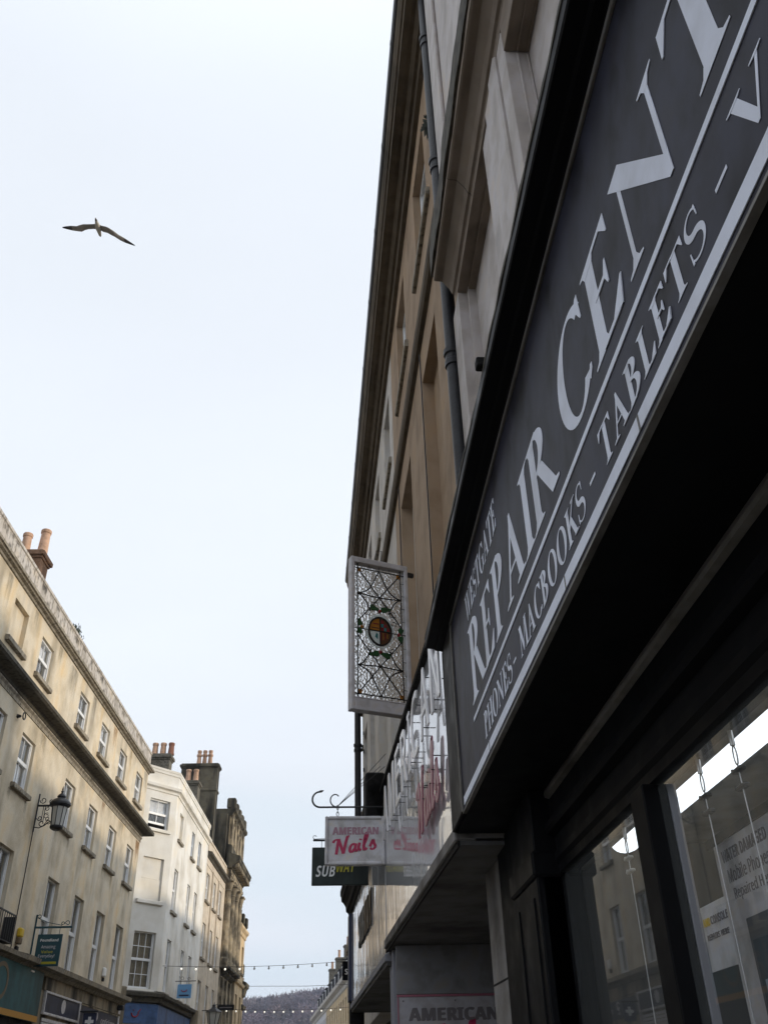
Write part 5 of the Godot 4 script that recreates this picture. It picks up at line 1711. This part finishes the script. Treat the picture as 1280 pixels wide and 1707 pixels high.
	for k in 3: text(s, "AMERICAN", 0.080 + 0.004 * k, 0.575 + 0.004 * k, 0.315 + 0.001 * k, 0.393 + 0.001 * k, 0.0005 + 0.0004 * k, M.dusty)
	nails_word(s, 0.09, 0.56, 0.095, 0.29, 0.0005, 0.002, M.crimson, 0.13)
	for q in [0.12]:
		var ch := MB.new()
		for k in 3:
			var pts := PackedVector3Array()
			for i in 9:
				var a := TAU * i / 8.0
				var r := Vector3(0.013 * cos(a), 0.026 * sin(a), 0) if k % 2 == 0 else Vector3(0, 0.026 * sin(a), 0.013 * cos(a))
				pts.append(Vector3(0.135, 0.535 + 0.036 * k, 0) + r)
			ch.tube(pts, 0.004, 5)
		part("chain", ch, M.iron, s)
	var b := thing("sign_bracket", "scrolled black iron bracket over the white hanging sign", "bracket", Transform3D(Basis(), Vector3(-0.045, 4.31, -10.03)))
	var br := MB.new()
	var arm := PackedVector3Array()
	for i in 15:
		var a := deg_to_rad(100.0 + 170.0 * i / 14.0)
		arm.append(Vector3(-0.06 + 0.085 * cos(a), 0.085 + 0.085 * sin(a), 0))
	arm.append(Vector3(0.75, 0.0, 0))
	br.tube(arm, 0.010, 8)
	part("arm", br, M.iron, b)
	var sc2 := MB.new()
	var sp := PackedVector3Array()
	for i in 22:
		var k := i / 21.0
		var a := deg_to_rad(-65.0 - 250.0 * k)
		var r := 0.085 * (1.0 - 0.45 * k)
		sp.append(Vector3(0.135 - 0.02 + r * cos(a) * 0.9, 0.085 + r * sin(a), 0))
	sc2.tube(sp, 0.008, 8, 0.006)
	part("scroll", sc2, M.iron, b)
	var leaf := MB.new()
	leaf.plate(PackedVector2Array([Vector2(-0.10, 0.155), Vector2(-0.04, 0.165), Vector2(-0.02, 0.185), Vector2(-0.06, 0.185)]), -0.008, 0.008)
	part("scroll_tip", leaf, M.iron, b)
	for q in [[0.62, 0.50, -0.15], [0.66, 0.42, 0.10], [0.66, 0.50, 0.3]]:
		var wi := MB.new()
		wi.tube(PackedVector3Array([Vector3(0.13, 0.005, 0), Vector3(q[0], q[1], q[2])]), 0.0035, 5)
		part("stay_wire", wi, M.iron, b)

	# sandwich shop beyond
	var z := thing("sandwich_shop_front", "sandwich shop front with a shiny pale boarded fascia under a heavy black cornice", "shop front", fascia_at(11.2))
	var w2 := 6.1     # u 11.2 .. 5.1
	for i in 14:
		boxpart("fascia_board", 0.35 + i * 0.41, 0.35 + (i + 1) * 0.41 - 0.008, 2.85, 4.16, -0.03, 0.0 + 0.0015 * (i % 2), M.mirror, z, 0.003)
	moulding("cornice", z, 0.0, w2, [[-0.2, 4.17], [0.02, 4.17], [0.04, 4.22], [0.07, 4.24], [0.08, 4.32], [0.12, 4.38], [0.15, 4.40], [0.155, 4.47], [0.17, 4.49], [0.17, 4.56], [-0.2, 4.66]], M.black_matt)
	boxpart("end_console", w2 - 0.35, w2, 4.17, 4.72, -0.02, 0.20, M.black_matt, z, 0.02)
	boxpart("fascia_base", 0.3, w2, 2.78, 2.848, -0.1, 0.02, M.alu, z, 0.004)
	boxpart("soffit", 0.3, w2, 2.74, 2.779, -1.2, 0.0, M.soffit, z)
	boxpart("navy_board", 0.0, 0.34, 2.9, 4.168, -0.1, 0.04, M.navy, z, 0.01)
	boxpart("end_pilaster", 0.0, 0.34, 0.12, 2.899, -0.2, 0.02, M.black_matt, z, 0.01)
	boxpart("shop_glass_wall", 0.4, w2, 0.12, 2.739, -1.4, -1.2, M.teal_dark, z)
	boxpart("corner_post", w2 - 0.12, w2 - 0.04, 0.12, 2.739, -0.14, -0.04, M.alu, z, 0.01)
	var zl := thing("raised_sandwich_letters", "raised yellow letters with dark edges standing off the pale boarded fascia", "shop sign", fascia_at(11.2))
	word = "SUBWAY"
	x = 2.2
	for i in 6:
		part("letter", text_mesh(word[i], "Droid Sans", true, 0, 0.30, 0, 0.40, 0.008), M.gold_dull if i >= 3 else M.trim, zl, Vector3(x, 3.4, 0.014))
		part("letter_back", text_mesh(word[i], "Droid Sans", true, -0.01, 0.31, -0.01, 0.41, 0.008), M.black, zl, Vector3(x, 3.4, 0.006))
		x += 0.38
	var d := thing("sandwich_hanging_sign", "dark green hanging sign half hidden behind the white salon sign", "hanging sign", Transform3D(Basis(), Vector3(-0.215, 3.875, -12.0)))
	boxpart("board", 0.0, 0.72, 0.0, 0.46, -0.05, 0.0, M.subway, d, 0.006)
	text(d, "SUB", 0.05, 0.285, 0.10, 0.235, 0.0005, M.white, true, 0.003, 0.16)
	text(d, "WAY", 0.295, 0.54, 0.155, 0.29, 0.0005, M.lime, true, 0.003, 0.16)
	boxpart("arm", 0.01, 0.80, 0.54, 0.565, -0.035, -0.015, M.iron, d, 0.004)
	var hk := MB.new()
	hk.tube(PackedVector3Array([Vector3(0.12, 0.46, -0.025), Vector3(0.12, 0.54, -0.025)]), 0.004, 5)
	var cu := PackedVector3Array()
	for i in 10:
		var a := deg_to_rad(-90 - 250.0 * i / 9.0)
		cu.append(Vector3(0.03 + 0.022 * cos(a), 0.59 + 0.022 * sin(a), -0.025))
	hk.tube(cu, 0.004, 5)
	hk.tube(PackedVector3Array([Vector3(0.03, 0.568, -0.025), Vector3(0.8, 0.62, -0.025)]), 0.003, 5)
	part("hook", hk, M.iron, d)
	# a black projecting sign further down
	var k := thing("black_projecting_sign", "small black square projecting sign with white letters beyond the navy board", "hanging sign", Transform3D(Basis(), Vector3(0.33, 3.81, -22.0)))
	boxpart("board", 0.0, 0.42, 0.0, 0.37, -0.06, 0.0, M.black, k, 0.006)
	text(k, "SUB", 0.055, 0.33, 0.11, 0.22, 0.0005, M.white)
	boxpart("arm", 0.0, 1.3, 0.40, 0.42, -0.04, -0.02, M.iron, k)

# ------------------------------------------------------------------ things along the left side
func scrollwork(m: MB, cx: float, cy: float, r: float, a0: float, turn: float, th: float) -> void:
	var p := PackedVector3Array()
	for i in 16:
		var k := i / 15.0
		var a := deg_to_rad(a0 + turn * k)
		p.append(Vector3(cx + r * (1.0 - 0.6 * k) * cos(a), cy + r * (1.0 - 0.6 * k) * sin(a), 0))
	m.tube(p, th, 6)

func make_left_street_things() -> void:
	# wall lantern on a scrolled bracket: local x out from the wall
	var l := thing("wall_lantern", "large black wall lantern with frosted panes on a scrolled iron bracket", "lantern", left_across(25.1, 9.0, 0.0))
	boxpart("wall_bar", 0.0, 0.03, 7.86, 8.88, -0.02, 0.02, M.iron, l, 0.005)
	boxpart("arm", 0.03, 0.62, 8.53, 8.58, -0.02, 0.02, M.iron, l, 0.006)
	boxpart("upright", 0.17, 0.185, 8.1, 8.53, -0.01, 0.01, M.iron, l)
	boxpart("upright", 0.22, 0.235, 8.1, 8.53, -0.01, 0.01, M.iron, l)
	var sw := MB.new()
	scrollwork(sw, 0.14, 8.70, 0.09, 180, 400, 0.012)
	scrollwork(sw, 0.36, 8.66, 0.06, 0, 400, 0.010)
	scrollwork(sw, 0.28, 8.47, 0.06, 90, -400, 0.010)
	scrollwork(sw, 0.30, 8.28, 0.08, 60, 420, 0.010)
	scrollwork(sw, 0.34, 8.20, 0.06, -60, -420, 0.010)
	scrollwork(sw, 0.12, 8.22, 0.07, 180, 400, 0.012)
	scrollwork(sw, 0.20, 8.08, 0.09, 0, -380, 0.012)
	scrollwork(sw, 0.38, 8.10, 0.07, 200, -400, 0.010)
	sw.tube(PackedVector3Array([Vector3(0.03, 7.98, 0), Vector3(0.15, 7.96, 0), Vector3(0.28, 8.02, 0), Vector3(0.42, 8.14, 0)]), 0.014, 6)
	part("scrollwork", sw, M.iron, l)
	var c := Vector3(0.62, 0, 0)
	var cap := MB.new()
	cap.lathe(PackedVector2Array([Vector2(0.20, 8.50), Vector2(0.25, 8.52), Vector2(0.285, 8.56), Vector2(0.285, 8.60), Vector2(0.27, 8.63), Vector2(0.20, 8.70), Vector2(0.12, 8.74), Vector2(0.10, 8.76), Vector2(0.115, 8.78), Vector2(0.115, 8.80), Vector2(0.09, 8.84), Vector2(0.05, 8.87), Vector2(0.022, 8.90), Vector2(0.04, 8.93), Vector2(0.018, 8.97), Vector2(0.022, 9.0), Vector2(0.0, 9.10)]), c, 24)
	part("cap", cap, M.iron, l)
	var gl := MB.new()
	gl.lathe(PackedVector2Array([Vector2(0.155, 7.98), Vector2(0.205, 8.50)]), c, 8, true)
	part("frosted_glass", gl, M.lampglass, l)
	var fr := MB.new()
	for i in 8:
		var a := TAU * i / 8.0
		fr.tube(PackedVector3Array([c + Vector3(0.158 * cos(a), 7.97, -0.158 * sin(a)), c + Vector3(0.208 * cos(a), 8.51, -0.208 * sin(a))]), 0.011, 6)
	part("glazing_bars", fr, M.iron, l)
	var bs := MB.new()
	bs.lathe(PackedVector2Array([Vector2(0.0, 7.88), Vector2(0.08, 7.885), Vector2(0.15, 7.92), Vector2(0.175, 7.96), Vector2(0.175, 8.0), Vector2(0.15, 8.01)]), c, 24)
	part("base", bs, M.iron, l)
	var cb := MB.new()
	cb.tube(PackedVector3Array([Vector3(0.01, 7.9, 0), Vector3(0.012, 6.4, 0.0), Vector3(0.01, 5.0, 0)]), 0.012, 5)
	part("cable", cb, M.pipe, l)

	# teal hanging sign
	var h := thing("teal_hanging_sign", "teal hanging shop sign with white slogan and yellow band on an iron arm", "hanging sign", left_across(26.6, 8.86, 4.75))
	boxpart("board", 0.0, 0.66, 0.0, 0.78, -0.05, 0.0, M.teal_dark, h, 0.008)
	text(h, "Poundland", 0.09, 0.57, 0.60, 0.67, 0.0005, M.white)
	text(h, "Amazing", 0.14, 0.52, 0.41, 0.51, 0.0005, M.offwhite, false)
	text(h, "Value", 0.16, 0.47, 0.315, 0.385, 0.0005, M.lime)
	text(h, "Everyday!", 0.10, 0.53, 0.19, 0.29, 0.0005, M.offwhite, false)
	boxpart("yellow_band", 0.03, 0.60, 0.05, 0.11, 0.0005, 0.003, M.lime, h)
	boxpart("arm", -0.16, 0.88, 0.93, 0.98, -0.045, -0.005, M.teal_dark, h, 0.006)
	boxpart("wall_bar", -0.14, -0.10, 0.2, 1.28, -0.04, -0.01, M.teal_dark, h, 0.005)
	var hs := MB.new()
	scrollwork(hs, -0.04, 1.22, 0.06, 180, -360, 0.010)
	scrollwork(hs, 0.75, 1.05, 0.07, 200, -380, 0.010)
	scrollwork(hs, 0.62, 1.04, 0.05, -20, 380, 0.010)
	hs.tube(PackedVector3Array([Vector3(-0.1, 1.2, -0.025), Vector3(0.2, 1.08, -0.025), Vector3(0.6, 1.0, -0.025)]), 0.009, 5)
	hs.tube(PackedVector3Array([Vector3(0.1, 0.78, -0.025), Vector3(0.1, 0.94, -0.025)]), 0.007, 5)
	hs.tube(PackedVector3Array([Vector3(0.56, 0.78, -0.025), Vector3(0.56, 0.94, -0.025)]), 0.007, 5)
	part("scrollwork", hs, M.teal_dark, h)

	# teal fascia with a gold ring and band
	var f := thing("teal_fascia", "wide teal shop fascia with a gold ring emblem and gold lower band", "shop sign", left_at(10.0))
	boxpart("board", 0.0, 17.66, 3.52, 4.71, 0.05, 0.15, M.teal, f, 0.006)
	boxpart("gold_band", 0.0, 17.66, 3.52, 3.66, 0.1505, 0.156, M.gold, f)
	var rg := MB.new()
	rg.ring(14.45, 4.21, 0.50, 0.42, 0.10, 0.1505, 0.16, 32)
	part("gold_ring", rg, M.gold_dull, f)
	var lt := part("lettering", text_mesh("Poundlan", "Droid Sans", true, 9.0, 13.8, 3.80, 4.62, 0.01), M.gold_dull, f, Vector3(0, 0, 0.1505))
	boxpart("shop_wall", 0.0, 17.6, 0.12, 3.519, 0.0, 0.05, M.black_matt, f)
	# fixed lamp clip on top corner of the board
	boxpart("clip", 16.5, 16.75, 4.62, 4.66, 0.151, 0.17, M.white, f)

	# yellow alarm box, white alarm box, camera
	var y := thing("yellow_alarm_box", "yellow alarm box with a dark lower half on the stone wall above the teal fascia", "alarm box", left_at(25.45))
	boxpart("cover", -0.12, 0.12, 5.30, 5.52, 0.001, 0.12, M.yellow, y, 0.03)
	boxpart("lower_half", -0.11, 0.11, 5.14, 5.298, 0.001, 0.11, M.gold_dull, y, 0.02)
	boxpart("siren", -0.1, 0.05, 4.97, 5.09, 0.001, 0.08, M.iron, y, 0.02)
	var wa := thing("white_alarm_box", "white alarm box between the two farthest tall windows of the stone house", "alarm box", left_at(34.3))
	boxpart("cover", -0.13, 0.13, 5.30, 5.58, 0.001, 0.1, M.white, wa, 0.03)
	boxpart("lamp", -0.06, 0.06, 5.16, 5.28, 0.001, 0.08, M.iron, wa, 0.02)
	var cc := thing("security_camera", "small security camera on the stone ledge near the side street corner", "camera", left_at(36.6))
	boxpart("body", -0.12, 0.1, 4.46, 4.62, 0.1, 0.32, M.iron, cc, 0.03)
	boxpart("mount", -0.03, 0.03, 4.5, 4.58, 0.09, 0.1, M.grey_text, cc)
	boxpart("notice", 0.2, 0.5, 4.38, 4.64, 0.091, 0.10, M.offwhite, cc)

	# navy shop fronts
	var n := thing("navy_fascia", "navy shop fascia in a white frame with a pale oval emblem", "shop sign", left_at(28.2))
	boxpart("board", 0.06, 3.5, 3.82, 4.28, 0.051, 0.10, M.navy_sign, n, 0.004)
	for q in [[0.0, 0.06, 3.76, 4.335], [3.5, 3.62, 3.0, 4.335], [0.06, 3.5, 3.76, 3.82], [0.06, 3.5, 4.28, 4.335]]:
		boxpart("frame", q[0], q[1], q[2], q[3], 0.051, 0.13, M.offwhite, n, 0.006)
	var ov := MB.new()
	var op := PackedVector2Array()
	for i in 20: op.append(Vector2(1.86 + 0.20 * cos(TAU * i / 20.0), 4.07 + 0.18 * sin(TAU * i / 20.0)))
	ov.plate(op, 0.1005, 0.106)
	part("oval_emblem", ov, M.offwhite, n)
	for k in 4: boxpart("blind_slat", 0.1, 3.5, 3.60 - k * 0.1, 3.68 - k * 0.1, 0.06, 0.09, M.offwhite, n, 0.006)
	var n2 := thing("navy_violet_fascia", "dark violet shop fascia with a white curled emblem next to the cross sign", "shop sign", left_at(31.9))
	boxpart("board", 0.0, 4.9, 3.72, 4.27, 0.051, 0.10, M.navy_sign, n2, 0.004)
	boxpart("frame", 4.9, 5.05, 3.0, 4.3, 0.051, 0.13, M.offwhite, n2, 0.006)
	boxpart("frame", 0.0, 4.9, 4.27, 4.31, 0.051, 0.12, M.stone_dirty, n2)
	var qm := MB.new()
	scrollwork(qm, 1.9, 4.07, 0.16, 150, -330, 0.03)
	qm.tube(PackedVector3Array([Vector3(1.9, 3.92, 0), Vector3(1.9, 3.84, 0)]), 0.03, 6)
	part("curl_emblem", qm, M.offwhite, n2, Vector3(0, 0, 0.11))
	text(n2, "opticians", 2.6, 4.5, 3.86, 4.10, 0.1005, M.offwhite, false)
	var x := thing("cross_sign", "small navy projecting sign with a white cross under the stone ledge", "hanging sign", left_across(31.6, 8.70, 3.52))
	boxpart("board", 0.0, 0.40, 0.0, 0.50, -0.06, 0.0, M.navy, x, 0.008)
	boxpart("cross", 0.155, 0.245, 0.14, 0.40, 0.0005, 0.004, M.white, x)
	boxpart("cross", 0.07, 0.33, 0.225, 0.315, 0.0008, 0.0045, M.white, x)
	boxpart("canopy", -0.1, 0.45, 0.52, 0.56, -0.2, 0.1, M.iron, x, 0.01)

	# travel shop on the corner: blue fascia on both fronts
	var dl := Vector3(sin(deg_to_rad(42.0)), 0, -cos(deg_to_rad(42.0)))
	var corner := left_at(43.6).origin
	var tb := Basis(dl, Vector3.UP, dl.cross(Vector3.UP))
	var t := thing("blue_corner_fascia", "mid blue fascia with a red smile emblem round the white corner house", "shop sign", Transform3D(tb, corner - dl * 2.0))
	boxpart("board", 0.05, 2.05, 4.45, 5.20, 0.001, 0.10, M.tui, t, 0.006)
	var sm := MB.new()
	var sp := PackedVector3Array()
	for i in 15:
		var a := deg_to_rad(190.0 + 165.0 * i / 14.0)
		sp.append(Vector3(0.88 + 0.18 * cos(a), 4.86 + 0.17 * sin(a), 0.11))
	sm.tube(sp, 0.032, 6, 0.024)
	sm.tube(PackedVector3Array([Vector3(1.03, 4.86, 0.11), Vector3(1.10, 4.92, 0.11), Vector3(1.16, 4.99, 0.11)]), 0.026, 6, 0.016)
	sm.tube(PackedVector3Array([Vector3(0.80, 4.92, 0.11), Vector3(0.80, 4.95, 0.11)]), 0.026, 6)
	part("smile_emblem", sm, M.red, t)
	var t2 := thing("blue_side_fascia", "mid blue fascia running along the street side of the white corner house", "shop sign", left_at(43.6))
	boxpart("board", 0.05, 8.2, 4.45, 5.20, 0.001, 0.10, M.tui, t2, 0.006)
	var tf := thing("blue_hanging_sign", "light blue hanging sign with a faint smile emblem on the white house", "hanging sign", left_across(47.5, 8.87, 5.76))
	boxpart("board", 0.0, 0.66, 0.0, 0.58, -0.06, 0.0, M.tui_light, tf, 0.01)
	boxpart("text_bar", 0.10, 0.56, 0.08, 0.15, 0.0005, 0.003, M.navy, tf)
	var s2 := MB.new()
	var s2p := PackedVector3Array()
	for i in 12:
		var a := deg_to_rad(190.0 + 165.0 * i / 11.0)
		s2p.append(Vector3(0.32 + 0.13 * cos(a), 0.37 + 0.10 * sin(a), 0.004))
	s2.tube(s2p, 0.018, 6)
	part("smile_emblem", s2, M.red, tf)
	boxpart("arm", -0.15, 0.85, 0.70, 0.73, -0.045, -0.015, M.iron, tf)
	var ts := MB.new()
	scrollwork(ts, 0.2, 0.82, 0.09, 180, -360, 0.010)
	scrollwork(ts, 0.5, 0.80, 0.07, 0, 360, 0.010)
	ts.tube(PackedVector3Array([Vector3(0.1, 0.58, -0.03), Vector3(0.1, 0.7, -0.03)]), 0.006, 5)
	ts.tube(PackedVector3Array([Vector3(0.56, 0.58, -0.03), Vector3(0.56, 0.7, -0.03)]), 0.006, 5)
	part("scrollwork", ts, M.iron, tf)
	# old street lantern and black board by the beige house
	var g := thing("street_lantern", "small glazed street lantern low on the beige house beside the black board", "lantern", left_across(56.0, 9.0, 0.0))
	boxpart("arm", 0.0, 0.65, 5.86, 5.90, -0.02, 0.02, M.iron, g)
	var gc := MB.new()
	gc.lathe(PackedVector2Array([Vector2(0.46, 5.80), Vector2(0.40, 5.84), Vector2(0.14, 6.0), Vector2(0.08, 6.08), Vector2(0.1, 6.12), Vector2(0.03, 6.18), Vector2(0.0, 6.32)]), Vector3(0.65, 0, 0), 6, true)
	part("cap", gc, M.iron, g)
	var gg := MB.new()
	gg.lathe(PackedVector2Array([Vector2(0.24, 5.2), Vector2(0.38, 5.80)]), Vector3(0.65, 0, 0), 6, true)
	part("panes", gg, M.lampglass, g)
	var gb := MB.new()
	for i in 6:
		var a := TAU * i / 6.0
		gb.tube(PackedVector3Array([Vector3(0.65 + 0.24 * cos(a), 5.18, -0.24 * sin(a)), Vector3(0.65 + 0.39 * cos(a), 5.82, -0.39 * sin(a))]), 0.02, 5)
	gb.lathe(PackedVector2Array([Vector2(0.0, 5.1), Vector2(0.2, 5.14), Vector2(0.26, 5.2)]), Vector3(0.65, 0, 0), 6)
	part("glazing_bars", gb, M.iron, g)
	var bl := thing("black_board_sign", "long black projecting board with faint lettering past the beige house", "hanging sign", left_across(60.0, 8.75, 6.18))
	boxpart("board", 0.0, 0.98, 0.0, 0.28, -0.06, 0.0, M.black_matt, bl, 0.01)
	boxpart("faint_line", 0.12, 0.86, 0.12, 0.17, 0.0005, 0.003, M.grey_text, bl)
	boxpart("arm", -0.2, 0.98, 0.30, 0.32, -0.04, -0.02, M.iron, bl)

# ------------------------------------------------------------------ festoon lights across the street
func festoon(label: String, a: Vector3, b: Vector3, sag: float, step: float, lit: bool, r: float) -> void:
	var o := thing("string_lights", label, "string lights", Transform3D(Basis(), a))
	var d := b - a
	var n := int(d.length() / step)
	var pts := PackedVector3Array()
	for i in 41:
		var k := i / 40.0
		pts.append(d * k - Vector3.UP * sag * 4.0 * k * (1.0 - k))
	var m := MB.new()
	m.tube(pts, 0.009, 5)
	part("wire", m, M.iron, o)
	var bm := MB.new()
	bm.lathe(PackedVector2Array([Vector2(0.0, -r * 2.0), Vector2(r * 0.6, -r * 1.85), Vector2(r, -r * 1.1), Vector2(r * 0.85, -r * 0.4), Vector2(r * 0.45, 0.0)]), Vector3.ZERO, 10)
	var bmesh := bm.mesh()
	var hm := MB.new()
	hm.lathe(PackedVector2Array([Vector2(r * 0.5, 0.0), Vector2(r * 0.55, r * 0.9), Vector2(r * 0.2, r * 1.1)]), Vector3.ZERO, 8)
	var hmesh := hm.mesh()
	for i in range(1, n):
		var k := (i + 0.3) / n
		var p := d * k - Vector3.UP * (sag * 4.0 * k * (1.0 - k) + 0.05)
		var h := part("lamp_holder", hmesh, M.iron, o, p)
		part("bulb", bmesh, M.bulb if lit else (M.bulb if k < 0.42 else M.bulb_off), h)

func make_string_lights() -> void:
	festoon("string of bulbs from the white corner house, its nearer bulbs glowing against the walls", Vector3(-7.15, 6.66, -43.7), Vector3(2.3, 6.85, -43.7), 0.16, 0.60, false, 0.045)
	festoon("lower string of glowing bulbs hung in front of the wooded hill", Vector3(-6.9, 6.50, -63.0), Vector3(2.4, 6.50, -63.0), 0.16, 0.58, true, 0.05)
	var w := thing("overhead_cable", "thin bare cable crossing the sky just above the wooded hill", "cable", Transform3D(Basis(), Vector3(-6.2, 9.32, -80.0)))
	var m := MB.new()
	m.tube(PackedVector3Array([Vector3(0, 0, 0), Vector3(4.5, -0.06, 0), Vector3(8.3, 0.02, 0)]), 0.016, 5)
	part("wire", m, M.pipe, w)

# ------------------------------------------------------------------ the gull
func make_gull() -> void:
	# local axes: x to the right wing, y along the body to the head, z down towards the viewer
	var b := MB.new()
	b.use_tint = true
	var u := 0.00136
	var st := func(x: float, lead_: float, trail: float, drop: float) -> Array: return [x * u, -lead_ * u * 1.35, -trail * u * 1.35, drop]
	# stations measured out from the body: x, leading edge, trailing edge, droop
	var left := [st.call(-10, -26, 34, 0.0), st.call(-60, -28, 25, -0.012), st.call(-120, -32, 22, -0.03), st.call(-165, -36, 28, -0.04), st.call(-215, -24, 50, -0.03), st.call(-270, -4, 52, -0.012), st.call(-340, 2, 54, 0.015), st.call(-410, 14, 48, 0.035), st.call(-470, 28, 40, 0.05)]
	var right := [st.call(10, -26, 34, 0.0), st.call(50, -12, 56, -0.012), st.call(110, -8, 62, -0.03), st.call(150, 6, 80, -0.04), st.call(190, 36, 104, -0.03), st.call(240, 90, 150, -0.005), st.call(290, 130, 185, 0.02), st.call(345, 176, 212, 0.04), st.call(400, 226, 236, 0.06)]
	for side in [left, right]:
		var rings := []
		for s in side:
			var ring := []
			var c: float = s[1] - s[2]
			for k in 12:
				var a := TAU * k / 12.0
				var yy := lerpf(s[2], s[1], 0.5 + 0.5 * cos(a))
				var th := 0.10 * c * sin(a) * (0.75 + 0.25 * cos(a))
				ring.append(Vector3(s[0], yy, -s[3] + th))
			rings.append(ring)
		for i in rings.size() - 1:
			var q := float(i) / (rings.size() - 2)
			b.tint = Color(0.36, 0.34, 0.32).lerp(Color(0.035, 0.035, 0.045), smoothstep(0.62, 0.95, q))
			for k in 12:
				var l := (k + 1) % 12
				var A: Vector3 = rings[i][k]; var B: Vector3 = rings[i][l]; var C: Vector3 = rings[i + 1][l]; var D: Vector3 = rings[i + 1][k]
				if side == left: b.quad(A, B, C, D)
				else: b.quad(B, A, D, C)
	# body: head at the top, tapering to the fanned tail
	var prof := [[0.175, 0.003], [0.162, 0.009], [0.142, 0.017], [0.116, 0.023], [0.086, 0.028], [0.043, 0.042], [0.0, 0.047], [-0.052, 0.045], [-0.095, 0.037], [-0.138, 0.031], [-0.185, 0.022], [-0.205, 0.003]]
	for i in prof.size() - 1:
		b.tint = Color(0.42, 0.36, 0.25) if i == 0 else (Color(0.16, 0.15, 0.15) if i < 3 else Color(0.55, 0.52, 0.46))
		for k in 14:
			var a0 := TAU * k / 14.0
			var a1 := TAU * (k + 1) / 14.0
			var f := func(j: int, a: float) -> Vector3:
				var flat := 0.85 if j < 8 else lerpf(0.85, 0.15, (j - 7) / 4.0)
				return Vector3(prof[j][1] * cos(a), prof[j][0], prof[j][1] * flat * sin(a) + 0.01)
			b.quad(f.call(i, a0), f.call(i, a1), f.call(i + 1, a1), f.call(i + 1, a0))
	var m := mat(1, 1, 1, 0.85)
	m.vertex_color_use_as_albedo = true
	var g := thing("gull", "grey gull gliding overhead with dark wing tips against the white sky", "gull")
	part("body", b, m, g)
	# flying towards the camera and a little banked
	var fwd := Vector3(-0.04, 0.10, 1.0).normalized()
	var rt := Vector3(1.0, -0.02, 0.0)
	rt = (rt - fwd * rt.dot(fwd)).normalized()
	g.transform = Transform3D(Basis(rt, fwd, rt.cross(fwd)), Vector3(-0.2435, 0.7505, -0.6135) * 17.0 + Vector3(0, 1.6, 0))
